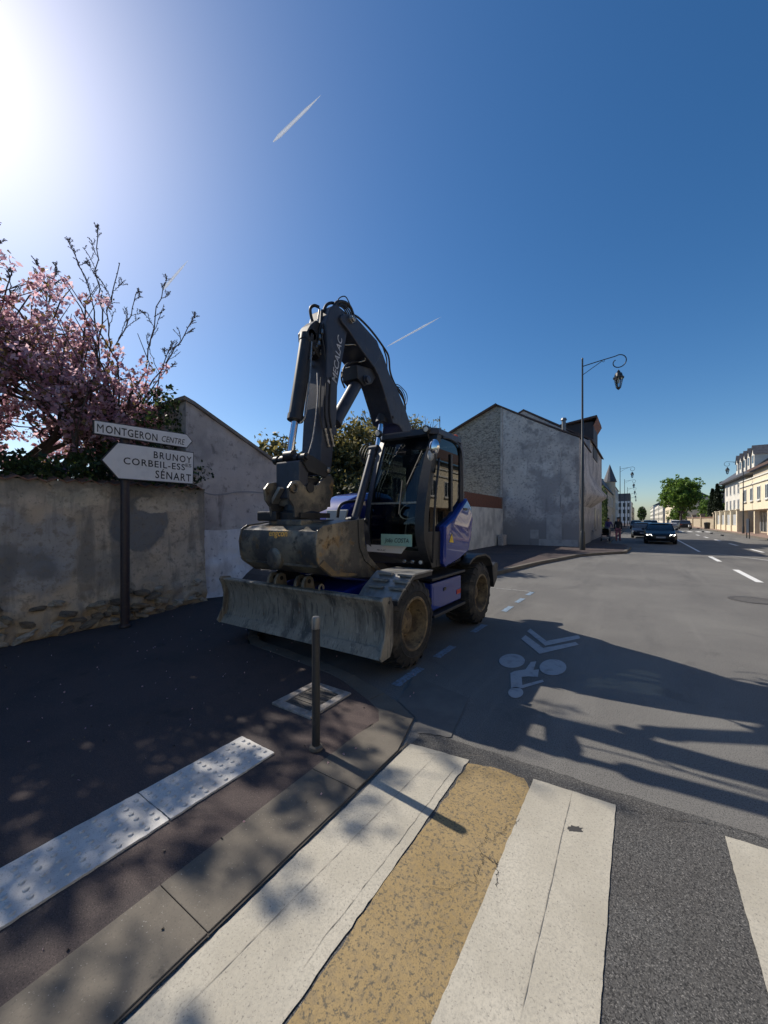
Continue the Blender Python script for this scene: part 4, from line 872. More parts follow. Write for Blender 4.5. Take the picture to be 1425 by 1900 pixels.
# ---- dozer blade
XR, XL = -2.10, -4.72
prof = [(3.13, .30), (3.19, .36), (3.225, .46), (3.24, .58), (3.23, .70), (3.195, .80), (3.165, .845), (3.155, .86)]
rings = []
for x in np.linspace(XL, XR, 15): rings.append([(x, y, z) for y, z in prof] + [(x, y + .045, z + .004) for y, z in prof[::-1]])
mb = MB(); mb.loft(rings); bl = mb.build('dozer_blade', M_bld, P_, smooth=40)
mb = MB(); mb.loft([[(XL, 3.112, .295), (XL, 3.127, .29), (XL, 3.19, .39), (XL, 3.178, .395)], [(XR, 3.112, .295), (XR, 3.127, .29), (XR, 3.19, .39), (XR, 3.178, .395)]]); mb.build('cutting_edge', M_bld, bl)
mb = MB(); mb.box(XL, XR, 3.145, 3.25, .855, .885); mb.build('top_bar', M_bld, bl, bevel=.008)
for x in (XR, XL):
    mb = MB(); mb.xprism([(3.10, .29), (3.07, .33), (3.15, .5), (3.17, .68), (3.14, .8), (3.10, .88), (3.13, .915), (3.27, .9), (3.31, .8), (3.31, .42), (3.25, .30)], x, x + (.022 if x == XR else -.022)); mb.build('end_plate', M_bld, bl, bevel=.004)
    mb = MB(); xx = x + (.023 if x == XR else -.023); mb.cyl((xx - .004, 3.23, .85), (xx + .004, 3.23, .85), .018, n=12); mb.build('hole', M_xk, bl)
for x in (-3.9, -3.77, -3.42, -3.29):
    mb = MB(); mb.xprism([(3.22, .84), (3.24, .95), (3.28, 1.0), (3.34, 1.01), (3.39, .98), (3.42, .84)], x - .022, x + .022); lg = mb.build('lug', M_bld, bl, bevel=.005)
    mb = MB(); mb.cyl((x - .025, 3.32, .945), (x + .025, 3.32, .945), .027, n=12); mb.build('hole', M_xk, lg)
tor = [(-3.0 + .0 * a, 3.24 + .035 * math.cos(a), .905 + .035 * math.sin(a)) for a in np.linspace(-.6, math.pi + .6, 14)]
mb = MB(); mb.tube(tor, .012, 6); mb.build('lifting_eye', M_bld, bl)
for x in (-3.75, -3.05):
    mb = MB(); mb.loft([[(x - .07, 3.28, .42), (x + .07, 3.28, .42), (x + .07, 3.28, .62), (x - .07, 3.28, .62)], [(x - .07, 3.9, .48), (x + .07, 3.9, .48), (x + .07, 3.9, .66), (x - .07, 3.9, .66)]]); mb.build('push_arm', M_xk, bl, bevel=.01)
mb = MB(); mb.cyl((-3.4, 3.34, .9), (-3.4, 3.9, .78), .05, n=12); mb.build('blade_cylinder', M_xg, P_, smooth=40)

# ---- upper carriage
mb = MB(); mb.zprism([(-4.55, 4.5), (-3.3, 4.35), (-2.3, 4.5), (-2.28, 5.8), (-2.6, 6.3), (-3.4, 6.6), (-4.2, 6.4), (-4.6, 5.8)], 1.08, 1.24); mb.build('deck', M_xk, P_, bevel=.02)
hood = []
for (y, zt, xi, xo) in [(4.56, 1.6, -3.86, -4.42), (4.64, 1.84, -3.82, -4.52), (4.85, 2.0, -3.80, -4.57), (5.15, 2.1, -3.80, -4.59), (5.6, 2.17, -3.80, -4.6), (6.0, 2.15, -3.80, -4.58), (6.45, 1.95, -3.80, -4.3)]:
    hood.append([(xi, y, 1.24), (xi, y, zt - .1), (xi - .1, y, zt), (xo + .16, y, zt), (xo, y, zt - .2), (xo, y, 1.24)])
mb = MB(); mb.loft(hood); hd_ = mb.build('engine_hood', M_xb, P_, smooth=35, bevel=.012)
A, B = ony(608, 962, 4.55), ony(640, 941, 4.55)
mb = MB(); mb.prism([(A.x - .02, 4.57, 1.58), (B.x - .02, 4.57, 1.58), (B.x + .04, 4.6, 1.83), (A.x - .04, 4.6, 1.83)], (0, -.035, 0)); mb.build('headlight', mat('headlight_grey', (.55, .55, .52), rough=.3), hd_, bevel=.01)
mb = MB(); mb.zprism([(-3.78, 6.0), (-2.95, 5.75), (-2.42, 5.75), (-2.45, 6.05), (-2.75, 6.35), (-3.4, 6.62), (-3.78, 6.6)], 1.25, 1.95); mb.build('counterweight', M_xb, P_, bevel=.04)
# ---- cab
cabp = [(1.05, 4.53), (1.2, 4.40), (1.45, 4.29), (1.72, 4.30), (2.1, 4.395), (2.45, 4.52), (2.7, 4.63), (2.84, 4.70)]   # z, y of the front
fy = lambda z: float(np.interp(z, [p[0] for p in cabp], [p[1] for p in cabp]))
CL, CR = -3.18, -2.25
mb = MB(); mb.box(CL, CR, 4.66, 5.62, 1.05, 1.14)
cab = mb.build('cab', M_xk, P_)
def cpart(nm, mbx, m, **k): return mbx.build(nm, m, cab, **k)
zz_ = list(np.linspace(1.05, 2.84, 16))
mb = MB(); mb.loft([[(CL, fy(z) + .012, z), (CL + .085, fy(z) - .004, z), (CL + .085, fy(z) + .06, z), (CL, fy(z) + .1, z)] for z in zz_]); cpart('pillar', mb, M_xg, smooth=50)
mb = MB(); mb.loft([[(CR - .1 - .03 * math.sin((z - 1.05) / 1.79 * 3.14), fy(z) - .004, z), (CR, fy(z) + .012, z), (CR, fy(z) + .13, z), (CR - .1, fy(z) + .06, z)] for z in zz_]); cpart('pillar', mb, M_xk, smooth=50)
mb = MB()
for x0, x1 in ((CL, CL + .07), (CR - .06, CR)): mb.loft([[(x0, 5.5, z), (x1, 5.5, z), (x1, 5.62 - (.06 if z > 2.7 else 0), z), (x0, 5.62 - (.06 if z > 2.7 else 0), z)] for z in (1.05, 2.0, 2.7, 2.86)])
cpart('pillar', mb, M_xg, smooth=30)
# roof
mb = MB(); rf = [(-3.2, 4.72), (-3.1, 4.63), (-2.34, 4.63), (-2.24, 4.72), (-2.24, 5.5), (-2.32, 5.62), (-3.1, 5.62), (-3.2, 5.52)]
mb.loft([[(x, y, 2.835) for x, y in rf], [(x, y, 2.875) for x, y in rf], [(x * .985 - .04, y * .985 + .076, 2.915) for x, y in rf]]); cpart('roof', mb, M_xg, smooth=30)
# lower front panel
zl = list(np.linspace(1.03, 1.27, 6)); mb = MB(); mb.loft([[(CL + .085 - .03 * (1.27 - z), fy(z) - .006, z), (CR - .1, fy(z) - .006, z), (CR - .1, fy(z) + .05, z), (CL + .085, fy(z) + .05, z)] for z in zl]); lp = cpart('front_panel', mb, M_xk, smooth=40)
mb = MB(); mb.loft([[(-3.12, 4.5, 1.05), (-2.27, 4.5, 1.05), (-2.27, 5.6, 1.05), (-3.12, 5.6, 1.05)], [(-3.0, 4.62, .97), (-2.36, 4.62, .97), (-2.36, 5.5, .97), (-3.0, 5.5, .97)]]); cpart('skirt', mb, M_xk)
# glass
zg = list(np.linspace(1.27, 2.82, 14))
def sheetgrid(mbx, rows): mbx.loft(rows, cap=False, closed=False); return mbx
cpart('windscreen', sheetgrid(MB(), [[(CL + .085, fy(z) + .016, z), (CR - .1, fy(z) + .016, z)] for z in zg]), M_gl, smooth=60)
mb = MB(); z = 1.90; mb.box(CL + .085, CR - .12, fy(z) + .002, fy(z) + .014, z - .012, z + .012); cpart('windscreen_bar', mb, M_steel)
mb = MB(); mb.sheet([(CR - .02, fy(1.5) + .12, 1.5), (CR - .02, 5.5, 1.5), (CR - .02, 5.5, 2.8), (CR - .02, 4.82, 2.8), (CR - .02, 4.66, 2.45), (CR - .02, 4.47, 1.9)]); cpart('door_glass', mb, M_gld)
mb = MB(); mb.sheet([(CL + .02, fy(1.3) + .09, 1.3), (CL + .02, 5.5, 1.3), (CL + .02, 5.5, 2.8), (CL + .02, 4.76, 2.8), (CL + .02, 4.62, 2.45), (CL + .02, 4.42, 1.9)]); cpart('side_glass', mb, M_gls)
mb = MB(); mb.sheet([(CL + .07, 5.57, 1.6), (CR - .06, 5.57, 1.6), (CR - .06, 5.54, 2.8), (CL + .07, 5.54, 2.8)]); cpart('rear_glass', mb, M_gld)
mb = MB(); mb.box(CL + .07, CR - .06, 5.54, 5.6, 1.05, 1.6); cpart('rear_panel', mb, M_xk)
mb = MB(); mb.tube(smooth_path([(CR + .004, 4.84, 2.81), (CR + .004, 5.1, 2.835), (CR + .004, 5.4, 2.8), (CR + .004, 5.53, 2.66), (CR + .004, 5.56, 2.3), (CR + .004, 5.56, 1.9)]), .014, 6); cpart('door_trim', mb, M_xg)
mb = MB(); mb.box(CR - .05, CR + .002, 5.14, 5.2, 1.8, 2.62); cpart('inner_post', mb, M_xk)
# side panels: black lower front, blue door panel
mb = MB(); mb.xprism([(4.53, 1.05), (4.42, 1.3), (4.42, 1.52), (4.96, 1.52), (4.96, 1.05)], CR - .05, CR - .004); cpart('door_panel', mb, M_xk, bevel=.008)
bp = [onx(px, py, -2.2) for px, py in [(845, 957), (866, 925), (874, 940), (877, 962), (873, 1000), (869, 1022), (848, 1040), (827, 1052), (823, 1046), (824, 1000), (824, 977)]]
mb = MB(); n_ = len(bp)
cx_ = sum(bp, Vector()) / n_
mb.loft([[(CR - .06, p.y, p.z) for p in bp], [(-2.205, p.y, p.z) for p in bp], [(-2.185, cx_.y + (p.y - cx_.y) * .93, cx_.z + (p.z - cx_.z) * .93) for p in bp]]); sp = cpart('side_panel', mb, M_xb, smooth=25)
mb = MB(); tri = [onx(px, py, -2.18) for px, py in [(834, 1006), (842, 1007), (838.5, 990)]]; mb.prism([(-2.184, p.y, p.z) for p in tri], (.004, 0, 0)); wt = mb.build('warning_triangle', M_yel, sp)
mb = MB(); a_ = onx(864, 945, -2.18); mb.box(-2.19, -2.179, a_.y - .07, a_.y + .08, a_.z - .015, a_.z + .02); mb.build('grip_slot', M_xk, sp)
# interior
mb = MB(); mb.box(-2.97, -2.5, 4.95, 5.4, 1.42, 1.56); mb.loft([[(-2.96, 5.3, 1.5), (-2.5, 5.3, 1.5), (-2.5, 5.42, 1.5), (-2.96, 5.42, 1.5)], [(-2.92, 5.4, 2.2), (-2.54, 5.4, 2.2), (-2.54, 5.5, 2.2), (-2.92, 5.5, 2.2)]]); mb.box(-2.84, -2.62, 5.4, 5.48, 2.22, 2.42); cpart('seat', mb, mat('seat_fabric', (.03, .032, .036), rough=.9), bevel=.03)
mb = MB(); mb.cyl((-2.73, 4.62, 1.15), (-2.73, 4.8, 1.78), .04, n=10); mb.tube([(-2.73 + .17 * math.cos(a), 4.82 + .1 * math.sin(a), 1.8 + .12 * math.sin(a)) for a in np.linspace(0, 2 * math.pi, 20)], .015, 6); cpart('steering_wheel', mb, M_xk, smooth=40)
mb = MB(); mb.box(-3.1, -2.3, 4.45, 4.62, 1.14, 1.3); mb.box(-2.42, -2.3, 4.9, 5.4, 1.2, 1.72); mb.box(-3.1, -2.98, 4.9, 5.4, 1.2, 1.72); mb.cyl((-2.36, 4.95, 1.7), (-2.36, 4.9, 1.88), .018, n=8); mb.cyl((-3.04, 4.95, 1.7), (-3.04, 4.9, 1.88), .018, n=8); cpart('console', mb, M_xk)
mb = MB(); a_ = ony(760, 850, 4.66); mb.box(-2.78, -2.52, 4.66, 4.7, 2.42, 2.58); cpart('monitor', mb, M_xk, bevel=.01)
# plaque, strip, lamps
A, B = ony(707, 1012, 4.262), ony(764, 995, 4.262)
mb = MB(); mb.box(A.x, B.x, 4.262, 4.272, A.z, B.z + .02); pq = cpart('name_plaque', mb, M_grn)
text('João COSTA', 'lettering', M_sblk, pq, (A.x + .06, 4.26, A.z + .028), (1, 0, 0), (0, 0, 1), width=(B.x - A.x) * .78, height=.075, shear=.2, extr=.002, bold=.004)
A, B = ony(681, 1023, 4.36), ony(755, 1014, 4.36)
mb = MB(); mb.prism([(A.x, 4.372, A.z), (B.x - .09, 4.372, A.z - .005), (B.x, 4.36, B.z), (A.x, 4.36, B.z + .005)], (0, -.012, 0)); st_ = cpart('name_strip', mb, M_wst)
text('MECALAC', 'lettering', M_sblk, st_, (A.x + .18, 4.352, A.z + .018), (1, 0, 0), (0, -.15, 1), width=.14, height=.026, shear=.15, extr=.004)
for px, py in [(752, 1041), (767, 1042), (782, 1043)]:
    a_ = ony(px, py, 4.47); mb = MB(); mb.lathe((a_.x, 4.47, a_.z), (0, -1, 0), [(-.03, .036), (.02, .04), (.028, .034), (.024, .028)], 16); l_ = cpart('front_lamp', mb, M_xk, smooth=40)
    mb = MB(); mb.lathe((a_.x, 4.44, a_.z), (0, -1, 0), [(-.004, .027), (.0, .02), (.002, .01)], 14); mb.build('lens', M_lamp if px > 770 else mat('lens_dim', (.3, .3, .3), rough=.15, metal=.5), l_, smooth=40)
for px, py in [(703, 805), (792, 797)]:
    a_ = ony(px, py, 4.6); mb = MB(); mb.lathe((a_.x, 4.6, a_.z), (0, -1, 0), [(-.05, .03), (-.02, .05), (.03, .052), (.034, .045)], 18); mb.cyl((a_.x, 4.62, a_.z - .03), (a_.x, 4.66, a_.z - .11), .012, n=6); l_ = cpart('work_lamp', mb, M_xk, smooth=40)
    mb = MB(); mb.lathe((a_.x, 4.57, a_.z), (0, -1, 0), [(.002, .04), (.006, .03), (.008, .01)], 16); mb.build('lens', M_lamp, l_, smooth=40)
a_ = onx(845, 803, -2.42); mb = MB(); mb.lathe((-2.42, a_.y, 2.9), (0, 0, 1), [(0, .05), (.03, .05), (.04, .045)], 16); bc = cpart('beacon', mb, M_xk, smooth=40)
mb = MB(); mb.lathe((-2.42, a_.y, 2.94), (0, 0, 1), [(0, .046), (.06, .044), (.08, .03), (.085, .01)], 16); mb.build('dome', M_org, bc, smooth=50)
a_ = onx(816, 800, -2.6); mb = MB(); mb.cyl((-2.6, a_.y, 2.88), (-2.6, a_.y, 2.97), .015, n=8); mb.cyl((-2.6, a_.y, 2.96), (-2.6, a_.y, 3.3), .006, n=6); cpart('antenna', mb, M_xk)
# mirrors on the right front pillar
mb = MB(); a_ = onx(812, 845, -2.2); mb.tube(smooth_path([(CR, 4.6, 2.3), (CR + .06, 4.5, 2.36), (CR + .08, 4.46, 2.5), (CR + .03, 4.46, 2.7)]), .011, 6); mr = cpart('mirror', mb, M_xk, smooth=40)
c1, c2 = ony(805, 829, 4.44), ony(798, 844, 4.44)
mb = MB(); mb.ball((c1.x, 4.45, c1.z), (.075, .035, .1), 14, 9); mb.build('mirror_head', M_chr, mr, smooth=60)
mb = MB(); mb.ball((c2.x, 4.46, c2.z), (.045, .035, .075), 12, 8); mb.build('mirror_head', mat('mirror_shell', (.5, .5, .48), rough=.3), mr, smooth=60)
mb = MB(); mb.tube(smooth_path([(CR + .012, 4.72, 2.5), (CR + .05, 4.6, 2.3), (CR + .06, 4.5, 1.9), (CR + .06, 4.46, 1.5), (CR + .012, 4.52, 1.12)]), .016, 8); cpart('handrail', mb, M_xk, smooth=50)
mb = MB(); mb.tube([(-2.42, fy(2.6) - .01, 2.6), (-2.62, fy(1.95) - .012, 1.95)], .008, 5); mb.tube([(-2.63, fy(2.2) - .016, 2.2), (-2.61, fy(1.75) - .016, 1.75)], .009, 5); cpart('wiper', mb, M_xk)

# ---- boom, stick
XN, XF = -3.26, -3.70
def tr(pix, X): return [onx(px, py, X) for px, py in pix]
B1 = tr([(637, 582), (655, 583), (664, 592), (700, 632), (709, 657), (694, 681), (668, 645), (650, 617), (635, 598), (632, 588)], XN)
mb = MB(); mb.prism(B1, (XF - XN, 0, 0)); b1 = mb.build('upper_boom', M_xg, P_, bevel=.012)
yz = [(p.y, p.z) for p in tr([(705, 645), (712, 660), (723, 694), (735, 716), (752, 757), (763, 790)], XN - .03)] + [(6.05, 2.95), (6.3, 2.4), (6.38, 1.7), (6.25, 1.4), (5.95, 1.4), (5.88, 1.8), (5.8, 2.4), (5.72, 2.85)] + \
     [(p.y, p.z) for p in tr([(749, 803), (740, 789), (729, 785), (725, 770), (718, 746), (710, 718), (702, 696), (696, 684), (688, 668)], XN - .03)]
mb = MB(); mb.xprism(yz, XN - .03, XF + .02); b2 = mb.build('lower_boom', M_xg, P_, bevel=.012)
def pin(pix, X, r, par, m=M_steel, L=.06):
    a = onx(*pix, X); k = MB(); k.lathe(a, (1, 0, 0), [(-.05, r * 1.3), (L * .4, r * 1.3), (L * .45, r), (L, r), (L + .005, r * .7)], 18); return k.build('pin', m, par, smooth=35)
pin((651, 593), XN, .038, b1); pin((678, 705), -3.34, .05, b2, M_xg, .06); pin((729, 774), XN - .03, .02, b2, M_xk, .012)
# belly bracket between the boom halves where the stick cylinder is pinned
br = tr([(662, 676), (690, 684), (698, 700), (690, 712), (676, 716), (664, 702)], -3.34)
mb = MB(); mb.prism(br, (-.28, 0, 0)); mb.build('boom_bracket', M_xk, b2, bevel=.01)
# stick
S1 = [(3.66, 4.2), (3.74, 4.42), (3.86, 4.5), (4.0, 4.49), (4.09, 4.38), (4.085, 4.25), (4.03, 4.03), (3.875, 3.43), (3.86, 3.02), (3.81, 2.75), (3.76, 2.36), (3.70, 2.25), (3.6, 2.25), (3.55, 2.42), (3.6, 3.1), (3.66, 3.48), (3.68, 3.9)]
mb = MB(); mb.xprism(S1, -3.30, -3.64); sk = mb.build('stick', M_xg, P_, bevel=.012)
a0, a1 = onx(624, 712, -3.298), onx(636, 622, -3.298)
tx = (a1 - a0); tx.x = 0
text('MECALAC', 'lettering', mat('letter_white', (.55, .56, .58), rough=.5), sk, a0 + Vector((.004, -.005, .0)), tx, Vector((0, -tx.z, tx.y)), width=tx.length * .93, height=.095, shear=.18, extr=.003, bold=.01)
k = MB(); e0 = a0 + Vector((.003, -.14, -.02)); k.obox(e0, (.002, 0, 0), (0, .03, -.012), (0, .006, .015)); k.build('lettering_stroke', MATS['letter_white'], sk)
mb = MB(); mb.xprism([(3.66, 3.75), (3.68, 4.2), (3.6, 4.22), (3.5, 4.12), (3.44, 4.02), (3.45, 3.92), (3.52, 3.85)], -3.41, -3.59); mb.build('cylinder_bracket', M_xk, sk, bevel=.015)
pin((604, 873), -3.30, .035, sk); 
# cylinders
def cylinder(nm, a, b, f, r, rr, m=M_xg, rodm=None):
    a, b = Vector(a), Vector(b); c = a.lerp(b, f); d = (b - a).normalized()
    k = MB(); k.cyl(a, c, r, n=20); k.cyl(a - d * .03, a + d * .05, r * 1.08, n=20); k.cyl(c - d * .05, c + d * .02, r * 1.12, n=20); k.lathe(a - d * .02, (1, 0, 0), [(-.09, r * .75), (.09, r * .75)], 14)
    o_ = k.build(nm, m, P_, smooth=40)
    k = MB(); k.cyl(c, b, rr, n=16); k.build('rod', rodm or M_chr, o_, smooth=40); k = MB(); k.lathe(b, (1, 0, 0), [(-.07, rr * 1.4), (.07, rr * 1.4)], 14); k.build('rod_eye', m, o_, smooth=40); return o_
bc_ = cylinder('bucket_cylinder', (-3.5, 3.52, 3.98), (-3.5, 3.23, 2.45), .7, .088, .042, m=M_xk)
mb = MB(); mb.tube(smooth_path([(-3.40, 3.50, 3.9), (-3.36, 3.42, 3.4), (-3.37, 3.36, 2.95), (-3.42, 3.32, 2.85)]), .011, 6); mb.build('pipe', M_steel, bc_)
mb = MB(); mb.tube(smooth_path([(-3.42, 3.62, 3.55), (-3.36, 3.56, 3.2), (-3.36, 3.48, 2.7), (-3.4, 3.4, 2.4)]), .009, 6); mb.build('pipe', M_steel, bc_)
cylinder('stick_cylinder', onx(672, 694, -3.46), onx(612, 800, -3.46), .86, .088, .045)
cylinder('boom_cylinder', onx(714, 745, -3.48), onx(700, 838, -3.48), .42, .09, .045, m=M_xk)
lc = cylinder('lift_cylinder', onx(659, 962, -3.27), onx(694, 832, -3.27), .93, .058, .035, rodm=M_xg)
mb = MB(); a_, b_ = onx(645, 968, -3.3), (-3.08, onx(659, 966, -3.27).y, onx(659, 966, -3.27).z); mb.cyl((-3.42, b_[1], b_[2]), b_, .034, n=12); mb.lathe((-3.36, b_[1], b_[2]), (1, 0, 0), [(-.05, .05), (.03, .05)], 14); mb.lathe((-3.2, b_[1], b_[2]), (1, 0, 0), [(-.03, .045), (.03, .045)], 14); mb.build('pivot_pin', M_xk, lc, smooth=40)
# linkage and coupler
mb = MB(); mb.loft([[(-3.68, 3.17, 1.93), (-3.28, 3.17, 1.93), (-3.28, 3.17, 2.37), (-3.68, 3.17, 2.37)], [(-3.68, 3.30, 1.90), (-3.28, 3.30, 1.90), (-3.28, 3.34, 2.40), (-3.68, 3.34, 2.40)]]); lk = mb.build('bucket_link', M_xg, P_, bevel=.015)
for x in (-3.68, -3.29):
    mb = MB(); mb.xprism([(3.2, 2.36), (3.26, 2.44), (3.36, 2.45), (3.62, 2.36), (3.66, 2.26), (3.6, 2.2), (3.3, 2.25)], x, x + .035); mb.build('link_arm', M_xk, lk, bevel=.008)
mb = MB(); mb.cyl((-3.76, 3.24, 2.41), (-3.2, 3.24, 2.41), .035, n=14)
for x in (-3.74, -3.62, -3.38, -3.26): mb.cyl((x - .03, 3.24, 2.41), (x + .03, 3.24, 2.41), .052, n=14)
mb.build('pin', M_xk, lk, smooth=40)
mb = MB(); mb.box(-3.62, -3.34, 3.3, 3.62, 1.98, 2.2); mb.build('stick_end', M_xk, P_, bevel=.03)
cp = tr([(548, 960), (546, 940), (537, 926), (535, 905), (543, 893), (556, 891), (566, 902), (590, 900), (603, 884), (614, 880), (620, 892), (618, 918), (607, 945), (575, 958)], -3.27)
mb = MB(); mb.prism(cp, (-.035, 0, 0)); mb.prism([(p.x - .4, p.y, p.z) for p in cp], (-.035, 0, 0)); mb.box(-3.66, -3.31, 3.2, 3.75, 1.84, 1.93); co = mb.build('coupler', M_bkt, P_, bevel=.008)
a_ = onx(545, 905, -3.268); mb = MB(); mb.tube([(-3.262, a_.y + .05 * math.cos(t), a_.z + .05 * math.sin(t)) for t in np.linspace(0, 2 * math.pi, 20)], .016, 7); mb.build('hook_ring', M_bkt, co, smooth=50)
a_ = onx(575, 905, -3.27); mb = MB(); mb.cyl((-3.28, a_.y, a_.z), (-3.255, a_.y, a_.z), .06, n=18); mb.build('pin', M_xk, co)
mb = MB(); mb.lathe((-3.48, 3.38, 1.66), (0, 0, 1), [(0, .24), (.1, .25), (.13, .2), (.2, .19)], 28); mb.box(-3.72, -3.24, 3.16, 3.66, 1.70, 1.76); tl2 = mb.build('tilt_rotator', M_xk, P_, smooth=35)
mb = MB(); mb.box(-3.95, -3.6, 3.1, 3.45, 1.66, 1.78); mb.build('tilt_motor', M_xk, tl2, bevel=.02)
A, B = ony(500, 932, 3.1), ony(517, 903, 3.1); mb = MB(); mb.prism([(A.x, 3.1, A.z), (B.x - .01, 3.1, B.z), (B.x + .03, 3.1, B.z - .02), (A.x + .04, 3.1, A.z - .02)], (0, .25, 0)); mb.build('hook_plate_sunlit', M_alu, tl2)  # hook plate edge, its sunlit brightness given by the pale metal colour
# bucket
BR, BL_ = -2.80, -4.04
sh_o = [(3.70, 1.672), (3.40, 1.645), (3.05, 1.60), (2.965, 1.555), (2.935, 1.42), (2.955, 1.26), (2.985, 1.19), (3.16, 1.07), (3.42, 1.03), (3.9, .975), (4.22, .935)]
sh_i = [(3.70, 1.655), (3.40, 1.628), (3.06, 1.582), (2.985, 1.545), (2.957, 1.42), (2.977, 1.265), (3.0, 1.205), (3.17, 1.09), (3.42, 1.05), (3.9, .995), (4.22, .945)]
rings = [[(x, y + .004 * fbm(x * 3, y * 5, 1), z + .004 * fbm(x * 3, z * 5, 2)) for y, z in sh_o] + [(x, y, z) for y, z in sh_i[::-1]] for x in np.linspace(BL_, BR, 12)]
mb = MB(); mb.loft(rings); bk_ = mb.build('bucket', M_bkt, P_, smooth=28)
side = [(3.74, 1.69), (3.4, 1.66), (3.03, 1.615), (2.95, 1.565), (2.92, 1.42), (2.94, 1.25), (2.975, 1.18), (3.16, 1.055), (3.42, 1.015), (3.9, .96), (4.25, .925), (4.2, .965), (4.0, 1.11), (3.85, 1.22), (3.77, 1.36), (3.745, 1.5)]
for x, d in ((BR, .02), (BL_, -.02)):
    mb = MB(); mb.xprism(side, x, x + d); spl = mb.build('side_plate', M_bkt, bk_, bevel=.004)
    k = MB(); k.xprism([(3.74, 1.69), (3.63, 1.68), (3.64, 1.48), (3.66, 1.34), (3.76, 1.18), (3.95, 1.07), (4.2, .95), (4.25, .925), (4.2, .965), (4.0, 1.11), (3.85, 1.22), (3.77, 1.36), (3.745, 1.5)], x + d, x + d * 1.7); k.build('side_cutter', M_bkt, spl)
    k = MB(); k.xprism([(2.965, 1.2), (3.16, 1.07), (3.42, 1.03), (3.6, 1.02), (3.6, 1.05), (3.4, 1.075), (3.2, 1.12), (3.03, 1.25)], x + d, x + d * 1.6); k.build('wear_strip', mat('rusty_strip', (.22, .15, .07), [((.12, .1, .08), 12, .45, .65)], rough=.8), spl)
a_ = ony(508, 1033, 2.94); mb = MB(); mb.lathe((a_.x, 2.99, a_.z - .02), (0, -1, 0), [(0, .125), (.05, .12), (.062, .1)], 26); mb.build('back_boss', M_bkt, bk_, smooth=40)
mb = MB(); mb.box(BL_ + .05, BR - .02, 2.975, 2.99, 1.172, 1.19); mb.build('seam', M_bkt, bk_)
A, B = ony(500, 995, 2.935), ony(543, 998, 2.935); mb = MB()
text('engcon', 'lettering', M_ora, bk_, (A.x, 2.94, 1.465), (1, 0, 0), (0, .12, .6), width=.30, height=.075, extr=.022, bold=.012)
mb = MB(); mb.box(-3.75, -3.2, 3.12, 3.7, 1.61, 1.68); mb.build('adapter_plate', M_bkt, bk_, bevel=.012)

# ---- hoses and pipes on the arm
def hose(pix, xs, r, par, nm='hose', m=M_hose):
    pts = [onx(px, py, x) for (px, py), x in zip(pix, xs)]; k = MB(); k.tube(smooth_path(pts), r, 7); return k.build(nm, m, par, smooth=60)
hose([(592, 570), (583, 567), (576, 573), (578, 590), (585, 610)], [-3.45, -3.5, -3.55, -3.55, -3.5], .020, sk)
hose([(600, 578), (606, 566), (616, 562), (628, 568)], [-3.4] * 4, .020, sk)
hose([(617, 576), (625, 561), (640, 561), (650, 570), (656, 585)], [-3.35] * 5, .022, sk)
hose([(622, 575), (628, 555), (640, 550), (648, 562), (654, 580)], [-3.42] * 5, .008, sk)
hose([(606, 580), (615, 572), (630, 575), (645, 585)], [-3.6] * 4, .018, sk)
hose([(598, 575), (596, 600), (592, 625), (594, 640)], [-3.4] * 4, .016, sk)
hose([(593, 572), (590, 600), (590, 622)], [-3.44] * 3, .012, sk, 'pipe', M_steel)
hose([(604, 590), (606, 605), (604, 620)], [-3.42] * 3, .014, sk)
for i, (px, py) in enumerate([(598, 612), (594, 622), (600, 628), (592, 634), (606, 606), (611, 596), (612, 603)]):
    a_ = onx(px, py, -3.36 - .03 * (i % 3)); k = MB(); k.cyl(a_, a_ + Vector((.02, -.02, -.06)), .016, n=7); k.build('fitting', M_steel, sk)
hose([(588, 622), (575, 645), (572, 665), (578, 680)], [-3.55] * 4, .02, sk)
hose([(600, 625), (588, 640), (580, 650), (574, 652)], [-3.45] * 4, .016, sk)
hose([(571, 652), (569, 672), (574, 690)], [-3.66] * 3, .022, sk)
hose([(640, 640), (662, 641), (675, 660), (677, 668), (666, 672)], [-3.3] * 5, .009, b1, 'pipe', mat('brass_pipe', (.4, .36, .28), rough=.4, metal=.7))
hose([(635, 700), (640, 680), (655, 672), (672, 672)], [-3.4] * 4, .016, b1)
hose([(634, 690), (634, 705), (640, 720)], [-3.42] * 3, .013, b1)
hose([(654, 583), (668, 592), (690, 615), (712, 645), (721, 662), (724, 690), (733, 714), (748, 740), (752, 758), (748, 768)], [-3.3, -3.3, -3.35, -3.38, -3.4, -3.4, -3.4, -3.4, -3.4, -3.4], .016, b2)
hose([(709, 640), (717, 665), (719, 690), (732, 712), (745, 728), (751, 745)], [-3.5] * 6, .012, b2)
hose([(735, 716), (745, 722), (752, 738), (750, 752)], [-3.45] * 4, .007, b2)
hose([(732, 712), (742, 716), (754, 730), (755, 745), (750, 757)], [-3.55] * 5, .007, b2)
for px in (607, 616):
    a_, b_ = onx(px - 4, 795, -3.285), onx(px + 3, 828, -3.285); k = MB(); k.cyl(a_, b_, .013, n=8)
    for t in (0, .3, .6, .92): c_ = a_.lerp(b_, t); k.cyl(c_, c_ + (b_ - a_).normalized() * .025, .02, n=8)
    k.build('fitting', M_steel, sk)
for px in (602, 612, 620): hose([(px - 6, 700), (px - 8, 740), (px - 8, 770), (px - 4, 795)], [-3.29] * 4, .011, sk)
for i in range(4): hose([(672 + i * 3, 855 + 3 * i), (668 + i * 4, 840 + 4 * i), (676 + i * 3, 826 + 3 * i), (690, 822 + 4 * i)], [-3.45 - .03 * i] * 4, .009, b2)
hose([(626, 960), (630, 940), (642, 932), (660, 929), (672, 920)], [-3.5] * 5, .022, hd_)
